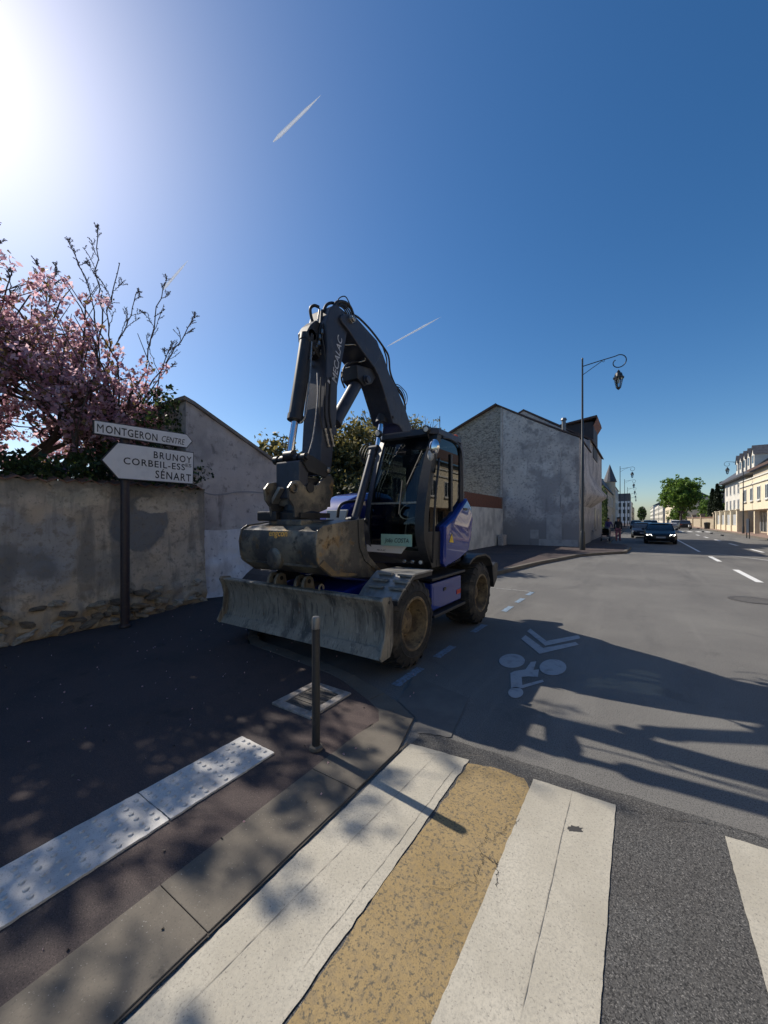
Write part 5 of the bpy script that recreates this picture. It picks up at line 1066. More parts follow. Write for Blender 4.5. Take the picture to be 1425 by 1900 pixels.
for i, x in enumerate((-3.36, -3.42, -3.5, -3.57)):
    hose([(607 + i * 3, 578 + i), (600 + 2 * i, 600), (597 + 2 * i, 618), (601 + i * 2, 645), (606 + i, 690)], [x, x, x, x + .02, x + .03], .011, sk)
    hose([(612 + 4 * i, 574), (622 + 4 * i, 566 - i), (637 + 4 * i, 572), (648 + 3 * i, 590)], [x - .02] * 4, .011, sk)
for i, (px, py) in enumerate([(603, 585), (608, 590), (615, 583), (620, 578), (589, 640), (583, 652), (577, 662), (596, 652)]):
    a_ = onx(px, py, -3.4 - .02 * (i % 3)); k = MB(); k.cyl(a_, a_ + Vector((.015, -.03, -.05)), .014, n=7); k.cyl(a_ + Vector((0, 0, .01)), a_ + Vector((.004, -.008, -.004)), .02, n=6); k.build('fitting', M_steel, sk)
for i in range(5): hose([(735 - i * 5, 830), (722 - i * 6, 870), (708 - i * 5, 905), (703 - i * 4, 930)], [-3.42 - .03 * i] * 4, .010, b2)
for i in range(5): a_ = onx(726 - i * 5, 856, -3.42 - .03 * i); k = MB(); k.cyl(a_, a_ + Vector((0, -.03, -.09)), .016, n=8); k.build('fitting', M_steel, b2)
# ------------------------------------------------------------------ street lamps
M_lp = mat('lamp_paint', (0.02, 0.024, 0.028), rough=.4)
M_lg = glass_mat('lantern_glass', (.75, .8, .82))
def lamp_post(loc, H, label):
    x, y, z0 = loc; t = thing('street_lamp', loc, label, 'street lamp', 'old style street lamps'); s = H / 9.9
    mb = MB(); mb.lathe(loc, (0, 0, 1), [(0, .14 * s), (.9 * s, .125 * s), (.95 * s, .10 * s), (1.05 * s, .085 * s), (H * .55, .07 * s), (H * .55 + .03, .055 * s), (H - .05, .04 * s), (H, .05 * s), (H + .06 * s, .02 * s)], 16); mb.build('pole', M_lp, t, smooth=40)
    pts = [(0, H - .39), (.55, H - .31), (1.1, H - .24), (1.45, H - .2)]
    cx, cz, r = 1.55, H - .52, .36
    for a in np.linspace(math.pi * .55, -math.pi * 1.35, 22):
        k = (math.pi * .55 - a) / (math.pi * 1.9); rr = r * (1 - .55 * k); pts.append((cx + .1 * (1 - k) + rr * math.cos(a), cz + rr * math.sin(a) - .02 * k))
    P = [(x + px * s, y, z0 + H + (pz - H) * s) for px, pz in pts]
    mb = MB(); mb.tube(smooth_path(P, 3), .024 * s, 7); mb.build('arm', M_lp, t, smooth=60)
    mb = MB(); mb.tube([(x + .03, y, z0 + H - .82 * s), (x + .9 * s, y, z0 + H - .3 * s)], .016 * s, 6); mb.tube([(x + (.95 + .04 * math.cos(a)) * s, y, z0 + H + (-.32 + .05 * math.sin(a)) * s) for a in np.linspace(1.5, -3, 10)], .012 * s, 5); mb.build('brace', M_lp, t)
    lx, lz = x + 1.6 * s, z0 + H + (-.92) * s
    mb = MB(); mb.lathe((lx, y, lz), (0, 0, 1), [(-.42 * s, .24 * s), (-.36 * s, .25 * s), (-.33 * s, .2 * s), (-.16 * s, .15 * s), (-.14 * s, .09 * s), (-.08 * s, .08 * s), (-.02 * s, .04 * s), (.02 * s, .02 * s)], 12); ln = mb.build('lantern', M_lp, t)
    mb = MB(); mb.lathe((lx, y, lz), (0, 0, 1), [(-.86 * s, .1 * s), (-.425 * s, .19 * s)], 6); mb.build('lantern_glass', M_lg, ln)
    mb = MB()
    for i in range(6):
        a = 2 * math.pi * i / 6; mb.tube([(lx + .195 * s * math.cos(a), y + .195 * s * math.sin(a), lz - .42 * s), (lx + .105 * s * math.cos(a), y + .105 * s * math.sin(a), lz - .87 * s)], .012 * s, 4)
    mb.lathe((lx, y, lz), (0, 0, 1), [(-.98 * s, .02 * s), (-.9 * s, .1 * s), (-.85 * s, .11 * s)], 10); mb.build('lantern_frame', M_lp, ln)
    mb = MB(); mb.ball((lx, y, lz - .55 * s), (.05 * s, .05 * s, .12 * s), 8, 6); mb.build('bulb', mat('bulb_white', (.75, .75, .72), rough=.4), ln, smooth=60)
    return t
lp0 = lamp_post((-2.42, 22.2, .12), 9.85, 'tall curled-arm street lamp standing before the blind gable')
for i, (yy, lb) in enumerate([(70.5, 'curled-arm street lamp second from the camera on the left'), (93.5, 'third curled-arm street lamp on the left'), (117, 'fourth curled-arm street lamp on the left'), (141, 'fifth curled-arm street lamp on the left'), (165, 'farthest curled-arm street lamp on the left')]):
    dup(lp0, (-2.42, yy, .12), 0, lb)
dup(lp0, (9.75, 58, .13), math.pi, 'curled-arm street lamp on the right pavement', scale=(.84, .84, .84))

# ------------------------------------------------------------------ buildings
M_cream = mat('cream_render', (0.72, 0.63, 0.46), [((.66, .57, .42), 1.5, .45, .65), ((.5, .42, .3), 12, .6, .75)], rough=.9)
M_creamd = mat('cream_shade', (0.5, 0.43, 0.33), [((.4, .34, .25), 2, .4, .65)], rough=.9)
M_offw = mat('offwhite_render', (0.66, 0.63, 0.56), [((.56, .54, .48), 1.2, .45, .65)], rough=.9)
M_win = mat('pane_dark', (.035, .045, .055), rough=.08); M_frm = mat('frame_white', (.7, .7, .68), rough=.6)
M_slate = mat('slate', (.085, .09, .105), [((.06, .062, .07), 4, .4, .6)], rough=.7); M_brwn = mat('brown_wood', (.11, .065, .05), [((.08, .05, .04), 5, .4, .6)], rough=.8)
M_stnw = mat('stone_wall_far', (.42, .35, .25), [((.3, .25, .18), 3, .45, .6), ((.5, .43, .32), 9, .5, .65)], rough=.9, bumps=[(6, .5, .03)])
def win_x(par, xf, side, y0, y1, z0, z1, sill=True, depth=.12, fm=M_frm):
    """window in a facade that looks along side*X"""
    a, b = sorted((xf, xf + .01 * side)); k = MB(); k.box(a, b, y0, y1, z0, z1); w_ = k.build('window', M_win, par)
    f = MB(); t = .07; a, b = sorted((xf + .002 * side, xf + .05 * side))
    for (c0, c1, d0, d1) in [(y0, y0 + t, z0, z1), (y1 - t, y1, z0, z1), (y0 + t, y1 - t, z1 - t, z1), (y0 + t, y1 - t, z0, z0 + t), ((y0 + y1) / 2 - t / 2, (y0 + y1) / 2 + t / 2, z0 + t, z1 - t)]: f.box(a, b, c0, c1, d0, d1)
    f.build('frame', fm, w_)
    if sill: s = MB(); a, b = sorted((xf, xf + .16 * side)); s.box(a, b, y0 - .1, y1 + .1, z0 - .12, z0 - .01); s.build('sill', M_offw, w_)
    return w_
# cream office building with jutting upper storey (right)
cb = thing('cream_building', (14, 46, 0), 'cream building with a jutting upper floor over glazed shops', 'building')
YE = 64.4
mb = MB(); mb.box(10.5, 20, -24, YE, 2.75, 6.3); mb.build('upper_floor', M_cream, cb, bevel=.02)
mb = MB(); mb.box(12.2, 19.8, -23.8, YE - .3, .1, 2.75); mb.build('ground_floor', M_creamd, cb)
mb = MB(); mb.loft([[(10.0, -24.4, 6.9), (10.0, YE - 6.5, 6.9), (10.0, YE - 6.5, 7.15), (10.0, -24.4, 7.15)], [(16, -24.4, 10.2), (16, YE - 6.5, 10.2), (16, YE - 6.5, 10.45), (16, -24.4, 10.45)]]); mb.build('roof', M_brwn, cb)
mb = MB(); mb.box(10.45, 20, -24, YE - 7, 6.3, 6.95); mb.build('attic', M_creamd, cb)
mb = MB(); mb.box(10.38, 10.5, -24, YE, 5.55, 5.66); mb.build('string_course', M_offw, cb)
mb = MB(); mb.box(10.4, 10.5, -24, YE, 6.2, 6.34); mb.build('cornice', M_offw, cb)
for i in range(27):
    y = YE - 2.4 - i * 3.1; win_x(cb, 10.5, -1, y - 1.3, y, 3.75, 5.2)
for i in range(16):
    y = YE - .5 - i * 5.4; k = MB(); k.box(10.7, 11.1, y - .4, y, .1, 2.75); k.build('pillar', M_cream, cb)
    if i: 
        k = MB(); k.box(12.15, 12.19, y + .6, y + 4.6, .3, 2.5); sw = k.build('shop_window', M_win, cb)
        for j in range(4):
            f = MB(); f.box(12.1, 12.15, y + .6 + j * 1.32, y + .68 + j * 1.32, .3, 2.5); f.build('mullion', M_frm, sw)
# white three-storey house with dormers (right)
wb = thing('dormered_building', (15, 74, 0), 'white building with deep eaves and a row of pointed dormers', 'building')
mb = MB(); mb.box(11.4, 21, 66.5, 80.5, 0, 7.2); mb.build('wall', M_offw, wb)
mb = MB(); mb.loft([[(x_, 60.5, za), (x_, 80.9, za), (x_, 80.9, zb), (x_, 60.5, zb)] for x_, za, zb in ((10.7, 7.15, 7.4), (11.9, 7.15, 8.4), (15, 7.15, 10.8), (21, 7.15, 7.4))]); mb.build('roof', M_slate, wb)
for i in range(5):
    y = 61.0 + i * 2.2; k = MB(); k.xprism([(y, 7.6), (y + 1.2, 7.6), (y + 1.2, 9.3), (y + .6, 10.3), (y, 9.3)], 11.2, 14.0); dmr = k.build('dormer', M_offw, wb)
    k = MB(); k.box(11.17, 11.2, y + .3, y + .9, 8.3, 9.2); k.build('window', M_win, dmr)
    k = MB(); k.loft([[(11.1, y - .1, 9.25), (11.1, y + .6, 10.4), (11.1, y + 1.3, 9.25), (11.1, y + .6, 10.3)], [(14.0, y - .1, 9.25), (14.0, y + .6, 10.4), (14.0, y + 1.3, 9.25), (14.0, y + .6, 10.3)]]); k.build('dormer_roof', M_slate, dmr)
for i in range(5):
    for z in (.9, 3.0, 5.2): win_x(wb, 11.4, -1, 67.4 + i * 2.7, 68.4 + i * 2.7, z, z + 1.5, False)
# fence pillars, railing, low wall
fe = thing('pillared_fence', (10.6, 72, 0), 'cream fence with square pillars and grey boards', 'fence')
for i in range(5):
    y = 64.8 + i * 4.0; k = MB(); k.box(10.3, 10.85, y, y + .55, .1, 2.85); k.box(10.22, 10.93, y - .08, y + .63, 2.85, 3.0); k.build('pillar', M_cream, fe, bevel=.02)
    if i < 4:
        k = MB(); k.box(10.45, 10.7, y + .56, y + 3.99, .1, .9); k.build('low_wall', M_cream, fe)
        for j in range(9): k = MB(); k.box(10.55, 10.6, y + .62 + j * .37, y + .95 + j * .37, .9, 2.35); k.build('board', mat('fence_grey', (.42, .44, .45), rough=.7), fe)
gw2 = thing('stone_garden_wall', (10.6, 95, 0), 'sunlit stone garden wall with tile coping on the right', 'wall')
mb = MB(); mb.box(10.4, 10.75, 82.5, 125, .05, 2.0); mb.build('wall', M_stnw, gw2, bevel=.03)
mb = MB(); mb.box(10.25, 10.9, 82.4, 125, 2.0, 2.14); mb.build('coping', M_tile, gw2)
for y in (82.0, 98.0, 112.0): k = MB(); k.box(10.2, 10.95, y, y + .8, .05, 2.6); k.box(10.1, 11.05, y - .1, y + .9, 2.6, 2.8); k.build('pier', M_stnw, gw2, bevel=.02)
# slate-roofed hall behind the garden
bh = thing('slate_roofed_hall', (22, 130, 0), 'large house with a plain slate blue roof behind the trees', 'building')
mb = MB(); mb.box(17, 30, 118, 142, 0, 7); mb.build('wall', M_offw, bh); mb = MB(); mb.yprism([(16.6, 7), (23.5, 13), (30.4, 7)], 117.5, 142.5); mb.build('roof', M_slate, bh)
sh2 = thing('small_villa', (15, 88, 0), 'small pale villa with a slate roof between cypress and dormered building', 'house')
mb = MB(); mb.box(13, 19, 84.5, 92, 0, 4.6); mb.build('wall', M_offw, sh2); mb = MB(); mb.xprism([(84, 4.6), (88.2, 7.4), (92.4, 4.6)], 12.6, 19.4); mb.build('roof', M_slate, sh2)
for y in (85.5, 88, 90.2): win_x(sh2, 13, -1, y, y + .9, 1.4, 3.0, False)
# left: turreted house, plain house, modern block, distant rows
tb_ = thing('turreted_house', (-7, 75, 0), 'pale town house with a pointed turret beyond the dark gable', 'house')
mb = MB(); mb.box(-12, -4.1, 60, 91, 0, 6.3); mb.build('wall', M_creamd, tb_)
mb = MB(); mb.yprism([(-12.2, 6.3), (-11, 8.6), (-5.2, 8.6), (-3.9, 6.3)], 59.8, 91.2); mb.build('roof', M_slate, tb_)
mb = MB(); mb.cyl((-4.6, 85, 0), (-4.6, 85, 8.8), .95, n=14); tu = mb.build('turret', M_creamd, tb_, smooth=40); mb = MB(); mb.cyl((-4.6, 85, 8.8), (-4.6, 85, 12.2), 1.2, .03, n=14); mb.build('turret_roof', M_slate, tu)
for i in range(6):
    for z in (1.0, 4.0): win_x(tb_, -4.1, 1, 61.5 + i * 4.3, 62.6 + i * 4.3, z, z + 1.6)
vine = thing('climbing_vine', (-3.9, 63, 0), 'green climbing plant on a trellis along the turreted house', 'plant')
rn = np.random.default_rng(31); P = np.stack([rn.uniform(-3.98, -3.6, 2600), rn.uniform(52, 62, 2600), rn.beta(2, 2, 2600) * 5.6 + .3], 1); leaves('foliage', P, .2, [leaf_mat('vine_leaf', (.08, .12, .03), (.14, .19, .05), .4, 2), M_iv1], vine, 5, [.6, .4], 1.3)
mb = MB()
for i in range(11): mb.tube([(-3.8, 52 + i, 0), (-3.8, 52 + i, 5.6)], .03, 5)
mb.build('trellis_post', M_lp, vine)
ph = thing('plain_house', (-7, 100, 0), 'plain pale house behind the second street lamp', 'house')
mb = MB(); mb.box(-11, -4.2, 94, 112, 0, 8.6); mb.build('wall', M_offw, ph); mb = MB(); mb.yprism([(-11.2, 8.6), (-7.6, 11.2), (-4.0, 8.6)], 93.8, 112.2); mb.build('roof', M_slate, ph)
for i in range(5):
    for z in (1.0, 4.0, 6.6): win_x(ph, -4.2, 1, 95 + i * 3.4, 96 + i * 3.4, z, z + 1.4)
mo = thing('modern_block', (-6, 196, 0), 'modern white block with a dark set-back top floor', 'building')
mb = MB(); mb.box(-9, -2.6, 186, 206, 0, 9.2); mb.build('wall', mat('block_white', (.6, .62, .65), rough=.8), mo); mb = MB(); mb.box(-8.8, -2.9, 186.4, 205, 9.2, 12.4); mb.build('top_floor', M_slate, mo)
for i in range(4):
    for z in (1.2, 4.2, 6.9):
        k = MB(); k.box(-8.4 + i * 1.5, -7.5 + i * 1.5, 185.94, 185.99, z, z + 1.6); k.build('window', M_win, mo)
rr = random.Random(77)
far = [(-2.6, -9, 212, 240, 9.5), (-2.6, -9, 244, 280, 8.0), (-2.6, -9, 284, 330, 9.0), (9.5, 18, 150, 176, 8.5), (10.0, 18, 182, 215, 11.0), (9.4, 18, 222, 262, 9.0), (9.4, 18, 268, 330, 10.0), (8.8, 18, 340, 420, 12)]
fl = ['shaded terrace house beyond the modern block', 'low shaded house farther down the left row', 'last house at the end of the left row', 'pale house behind the round tree', 'tall pale apartment house behind the round tree with balconies', 'pale house down the right row', 'long pale house far down the right row', 'farthest white block on the right']
for (x0, x1, y0, y1, h), lb in zip(far, fl):
    t = thing('distant_house', ((x0 + x1) / 2, y0, 0), lb, 'house', 'distant houses'); a, b = min(x0, x1), max(x0, x1)
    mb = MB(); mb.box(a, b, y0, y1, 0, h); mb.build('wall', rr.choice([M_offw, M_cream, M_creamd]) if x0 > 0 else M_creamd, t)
    mb = MB(); mb.yprism([(a - .2, h), ((a + b) / 2, h + 2.6), (b + .2, h)], y0 - .1, y1 + .1); mb.build('roof', M_slate, t)
    for i in range(int((y1 - y0) / 5)):
        for z in np.arange(1.2, h - 1.5, 2.9):
            k = MB(); xx = x0 - .05 if x0 > 0 else x0 + .02; k.box(xx, xx + .03, y0 + 1.5 + i * 5, y0 + 2.9 + i * 5, z, z + 1.5); k.build('window', M_win, t)
# ------------------------------------------------------------------ street trees on the right
M_gl1 = leaf_mat('fresh_green', (.13, .23, .03), (.2, .31, .05), .5, .6); M_gl2 = leaf_mat('mid_green', (.065, .13, .022), (.1, .17, .03), .4, .6)
broadleaf('round_tree', (9.4, 128, 0), 'large round bright green tree down the street', (9.2, 128, 7.7), (5.0, 5.2, 4.9), 3.2, .3, 41, 16, 230, 760, .75, 22, .34, [M_gl1, M_gl2], [.6, .4], None, shell=.45)
for (x, y, h, r, sd, lb) in [(12.5, 104, 6.2, 2.2, 51, 'green garden tree right of the large round tree'), (13.2, 97, 5.2, 2.0, 52, 'darker garden tree behind the stone wall'), (9.6, 140, 5.0, 2.2, 53, 'low light green tree left of the large round tree')]:
    broadleaf('garden_tree', (x, y, 0), lb, (x, y, h * .6), (r, r * 1.3, h * .42), h * .25, .14, sd, 8, 80, 260, .5, 16, .26, [M_gl1, M_gl2], [.35, .65], 'garden trees', shell=.4, cat='tree')
M_cyp = leaf_mat('cypress', (.012, .024, .01), (.025, .04, .014), .15, 1)
for (px, D, top, lb, sd) in [(1322, 70, 908, 'shorter of the two dark cypresses', 61), (1331, 69, 899, 'taller of the two dark cypresses', 62)]:
    b_ = atd(px, 980, D); H_ = 1.68 + (964 - top) * D / 713; t = thing('cypress', (b_.x, b_.y, 0), lb, 'tree', 'cypresses'); rn = np.random.default_rng(sd); n = 5000
    zz = rn.uniform(.4, H_, n); rad = .75 * np.minimum(1, (H_ - zz) / (H_ * .55)) ** .8 * rn.uniform(.5, 1, n); a = rn.uniform(0, 6.283, n)
    leaves('crown', np.stack([b_.x + rad * np.cos(a), b_.y + rad * np.sin(a), zz], 1), .2, [M_cyp], t, sd, None, 2.2); mb = MB(); mb.cyl((b_.x, b_.y, -.1), (b_.x, b_.y, H_ * .8), .14, .04, n=8); mb.build('trunk', M_bark, t)
b_ = atd(1345, 980, 80); t = thing('cedar_tree', (b_.x, b_.y, 0), 'dark layered cedar beside the dormered building', 'tree'); rn = np.random.default_rng(66); pts = []
for k in range(9):
    z = 2.5 + k * .85; rr_ = 2.9 * (1 - k / 11); m = 600; a = rn.uniform(0, 6.283, m); q_ = rr_ * np.sqrt(rn.uniform(0, 1, m)); pts.append(np.stack([b_.x + q_ * np.cos(a), b_.y + q_ * np.sin(a), z + rn.normal(size=m) * .12 - .1 * q_], 1))
leaves('crown', np.concatenate(pts), .28, [M_cyp, M_gl2], t, 6, [.85, .15], 2.0); mb = MB(); mb.cyl((b_.x, b_.y, -.1), (b_.x, b_.y, 9.6), .25, .04, n=8); mb.build('trunk', M_bark, t)
b_ = atd(1191, 975, 300); t = thing('distant_tree', (b_.x, b_.y, 0), 'small dark tree at the far end of the street', 'tree'); rn = np.random.default_rng(67); n = 1500
g_ = rn.normal(size=(n, 3)); g_ /= np.linalg.norm(g_, axis=1)[:, None]; leaves('crown', np.array([b_.x, b_.y, 6.5]) + g_ * np.array([3, 3, 5.5]) * rn.uniform(.3, 1, n)[:, None], .9, [M_cyp, M_gl2], t, 7, [.6, .4]); mb = MB(); mb.cyl((b_.x, b_.y, -.1), (b_.x, b_.y, 6), .3, .1, n=7); mb.build('trunk', M_bark, t)

# ------------------------------------------------------------------ contrails high above
M_ctr = bpy.data.materials.new('contrail_ice'); M_ctr.use_nodes = True; t = M_ctr.node_tree; pb_ = t.nodes['Principled BSDF']; pb_.inputs['Base Color'].default_value = (.95, .95, .95, 1)
tl = t.nodes.new('ShaderNodeBsdfTranslucent'); tl.inputs[0].default_value = (.95, .95, .95, 1); trn = t.nodes.new('ShaderNodeBsdfTransparent'); m1 = t.nodes.new('ShaderNodeMixShader'); m1.inputs[0].default_value = .6
df = t.nodes.new('ShaderNodeBsdfDiffuse'); df.inputs[0].default_value = (.95, .95, .95, 1)
t.links.new(df.outputs[0], m1.inputs[1]); t.links.new(tl.outputs[0], m1.inputs[2])
m2 = t.nodes.new('ShaderNodeMixShader'); ob_ = t.nodes.new('ShaderNodeTexCoord'); sx_ = t.nodes.new('ShaderNodeSeparateXYZ'); t.links.new(ob_.outputs['Generated'], sx_.inputs[0])
m2.inputs[0].default_value = .55; t.links.new(trn.outputs[0], m2.inputs[1]); t.links.new(m1.outputs[0], m2.inputs[2]); t.links.new(m2.outputs[0], t.nodes['Material Output'].inputs[0])
def contrail(a, b, w0, w1, lb):
    ALT = 9000.0
    def up(px, py): d = ray(px, py); return d * (ALT / d.z) + Vector((0, 0, CAMH))
    A, B = up(*a), up(*b); t_ = thing('contrail', A, lb, 'contrail', 'contrails'); k = MB(); n = 14; pts = [A.lerp(B, i / n) for i in range(n + 1)]
    sc_ = A.length / F
    k.tube(pts, [sc_ * (w0 + (w1 - w0) * i / n) * (.25 + .75 * min(1, i / 2)) * (1 if i < n - 4 else (n - i) / 4 + .05) for i in range(n + 1)], 6); k.build('streak', M_ctr, t_, smooth=60)
contrail((507, 263), (596, 176), 2.4, 1.2, 'bright white contrail high in the middle of the sky')
contrail((301, 539), (350, 482), 1.9, 1.0, 'short white contrail above the bare tree')
contrail((718, 643), (818, 588), 1.0, 1.5, 'faint contrail right of the boom')
# ------------------------------------------------------------------ cars
def paint(nm, c): return mat(nm, c, rough=.35, coat=.15, spec=.3)
M_cgl = mat('car_glass', (.012, .015, .02), rough=.05); M_tyr = mat('car_tyre', (.015, .015, .015), rough=.8); M_alw = mat('car_rim', (.25, .25, .26), rough=.3, metal=.8); M_plt = mat('number_plate', (.35, .36, .38), rough=.5); M_trim = mat('car_trim', (.012, .012, .013), rough=.4)
def car(loc, rz, pm, label, lights=False, tall=0.0, group='cars on the street'):
    """built with its nose towards -Y at the origin, then turned"""
    t = thing('car', (0, 0, 0), label, 'car', group)
    def ring(y, hw, zb, zm, zt): return [(-hw * .88, y, zb), (-hw, y, zb + .12), (-hw, y, zm), (-hw * .93, y, zt - .02), (-hw * .7, y, zt), (hw * .7, y, zt), (hw * .93, y, zt - .02), (hw, y, zm), (hw, y, zb + .12), (hw * .88, y, zb)]
    st = [(-2.3, .62, .34, .5, .6), (-2.24, .76, .24, .55, .66), (-2.05, .86, .2, .62, .74), (-1.6, .9, .18, .7, .84), (-.9, .91, .18, .76, .96), (0, .915, .18, .78, .97), (1.0, .915, .18, .8, .98), (1.7, .9, .2, .8, 1.0), (2.15, .86, .26, .78, .99), (2.3, .74, .4, .7, .9)]
    mb = MB(); mb.loft([ring(*s_) for s_ in st]); body = mb.build('body', pm, t, smooth=32)
    def cr_(y, hw, z): return [(-hw, y, z), (hw, y, z)]
    gl = [(-.95, .80, .955, .955), (-.25, .70, .955, 1.36 + tall), (.2, .66, .955, 1.42 + tall), (1.0, .66, .955, 1.40 + tall), (1.9, .74, .97, 1.0)]
    mb = MB(); mb.loft([[(-.82, y, zb), (-hw, y, zt), (hw, y, zt), (.82, y, zb)] for y, hw, zb, zt in gl]); mb.build('windows', M_cgl, t, smooth=30)
    mb = MB(); mb.loft([[(-hw - .01, y, z), (-hw * .6, y, z + .035), (hw * .6, y, z + .035), (hw + .01, y, z)] for y, hw, z in [(-.27, .69, 1.35 + tall), (.2, .66, 1.41 + tall), (1.0, .66, 1.39 + tall), (1.25, .68, 1.28 + tall)]]); mb.build('roof', pm, t, smooth=40)
    for sx in (-1, 1):
        for pts in ([(-.95, .80, .96), (-.25, .70, 1.36 + tall)], [(.42, .84, .96), (.42, .675, 1.4 + tall)], [(1.9, .75, 1.0), (1.1, .68, 1.38 + tall)]):
            k = MB(); k.tube([(sx * x, y, z) for y, x, z in pts], .03, 6); k.build('pillar', pm, t)
        k = MB(); k.ball((sx * .98, -.55, 1.0), (.1, .06, .07), 8, 6); k.build('mirror', pm, t, smooth=60)
        k = MB(); k.loft([[(sx * .48, -2.27, .57), (sx * .74, -2.2, .58), (sx * .8, -2.1, .66), (sx * .52, -2.24, .66)], [(sx * .48, -2.31, .57), (sx * .76, -2.25, .58), (sx * .82, -2.14, .665), (sx * .52, -2.27, .67)]]); k.build('headlight', emit_mat('headlight_on', (1, .97, .88), 6.0) if lights else mat('headlight_off', (.5, .5, .5), rough=.15), t)
        k = MB(); k.box(min(sx * .5, sx * .8), max(sx * .5, sx * .8), 2.2, 2.31, .74, .86); k.build('tail_lamp', M_redr, t)
        for cy in (-1.42, 1.38):
            k = MB(); k.lathe((sx * .8, cy, .33), (sx, 0, 0), [(-.1, .2), (-.1, .31), (-.07, .33), (.1, .33), (.125, .31), (.125, .22)], 22); wh = k.build('wheel', M_tyr, t, smooth=40)
            k = MB(); k.lathe((sx * .8, cy, .33), (sx, 0, 0), [(.05, .22), (.12, .21), (.105, .1), (.12, .03)], 12); k.build('rim', M_alw, wh)
    k = MB(); k.loft([[(-.42, -2.31, .4), (.42, -2.31, .4), (.46, -2.31, .58), (-.46, -2.31, .58)], [(-.42, -2.26, .4), (.42, -2.26, .4), (.46, -2.24, .58), (-.46, -2.24, .58)]]); k.build('grille', M_trim, t)
    k = MB(); k.box(-.26, .26, -2.335, -2.315, .42, .53); k.build('number_plate', M_plt, t)
    t.location = loc; t.rotation_euler = (0, 0, rz); BASE[t] = Vector(loc); return t
car((1.25, 34.3, 0), 0, paint('car_black', (.008, .009, .012)), 'black saloon car with headlights on driving towards the camera', True)
car((0.35, 43.5, 0), 0, paint('car_navy', (.01, .012, .02)), 'dark car close behind the black saloon car')
car((1.3, 62, 0), 0, paint('car_darkblue', (.02, .03, .055)), 'dark blue car farther back in the lane', tall=.15)
car((-.4, 84, 0), 0, paint('car_grey', (.05, .05, .055)), 'dark grey car parked at the left kerb far off', tall=.1)
car((6.9, 88, 0), math.pi, paint('car_anthracite', (.03, .03, .032)), 'dark car parked on the right before the round tree', tall=.1)
car((6.4, 101, 0), math.pi, paint('car_silver', (.5, .51, .53)), 'silver car parked on the right near the round tree', tall=.12)
car((-.3, 128, 0), 0, paint('car_black', (.008, .009, .012)), 'small black car parked far down the left kerb')
# white motor scooter by the far crossing
ms = thing('motor_scooter', (6.9, 79.5, 0), 'white and black motor scooter standing near the far crossing', 'scooter')
mb = MB()
mb.loft([[(6.75, 79.0, .5), (7.05, 79.0, .5), (7.02, 79.0, .8), (6.78, 79.0, .8)], [(6.72, 79.6, .45), (7.08, 79.6, .45), (7.05, 79.6, .75), (6.75, 79.6, .75)], [(6.78, 80.2, .55), (7.02, 80.2, .55), (7.0, 80.2, .85), (6.8, 80.2, .85)]]); mb.build('body', mat('scooter_white', (.6, .6, .6), rough=.3), ms, bevel=.04)
for y in (78.85, 80.3): k = MB(); k.lathe((6.9, y, .26), (1, 0, 0), [(-.06, .16), (-.05, .26), (.05, .26), (.06, .16)], 18); k.build('wheel', M_tyr, ms, smooth=40)
k = MB(); k.tube([(6.9, 78.9, .3), (6.9, 79.1, 1.0)], .04, 8); k.tube([(6.6, 79.15, 1.05), (6.9, 79.1, 1.0), (7.2, 79.15, 1.05)], .02, 6); k.build('handlebar', M_trim, ms)
k = MB(); k.box(6.78, 7.02, 79.4, 80.2, .82, .93); k.build('saddle', M_trim, ms, bevel=.04)
# litter bin and notice stand on the right pavement
bn = thing('litter_bin', (9.5, 83, .13), 'dark litter bin on the right pavement', 'bin'); mb = MB(); mb.lathe((9.5, 83, .13), (0, 0, 1), [(0, .35), (.95, .42), (1.0, .44), (1.05, .4)], 16); mb.build('body', M_trim, bn); mb = MB(); mb.lathe((9.5, 83, .13), (0, 0, 1), [(1.06, .38), (1.12, .2)], 16); mb.build('lid', M_trim, bn)
sx0 = onz(1388, 999, .13); ad = thing('pavement_board', (sx0.x, sx0.y, .13), 'dark advertising board on two legs on the right pavement', 'sign')
for d_ in (-.45, .45): k = MB(); k.cyl((sx0.x, sx0.y + d_, .13), (sx0.x, sx0.y + d_, 1.6), .035, n=8); k.build('leg', M_trim, ad)
k = MB(); k.box(sx0.x - .03, sx0.x + .03, sx0.y - .41, sx0.y + .41, .6, 1.75); k.build('board', mat('board_blue', (.04, .05, .07), rough=.4), ad, bevel=.01)
for i, px in enumerate([(1304, 987), (1320, 990), (1340, 994)]):
    p = onz(*px, 0.02); k = MB(); kk = thing('kerb_stop', (p.x, p.y, 0), ['farthest', 'middle', 'nearest'][i] + ' dark rubber kerb stop along the right gutter', 'kerb stop', 'kerb stops'); k.xprism([(p.y - .35, 0), (p.y - .25, .14), (p.y + .25, .14), (p.y + .35, 0)], p.x - .1, p.x + .1); k.build('block', M_trim, kk, bevel=.02)

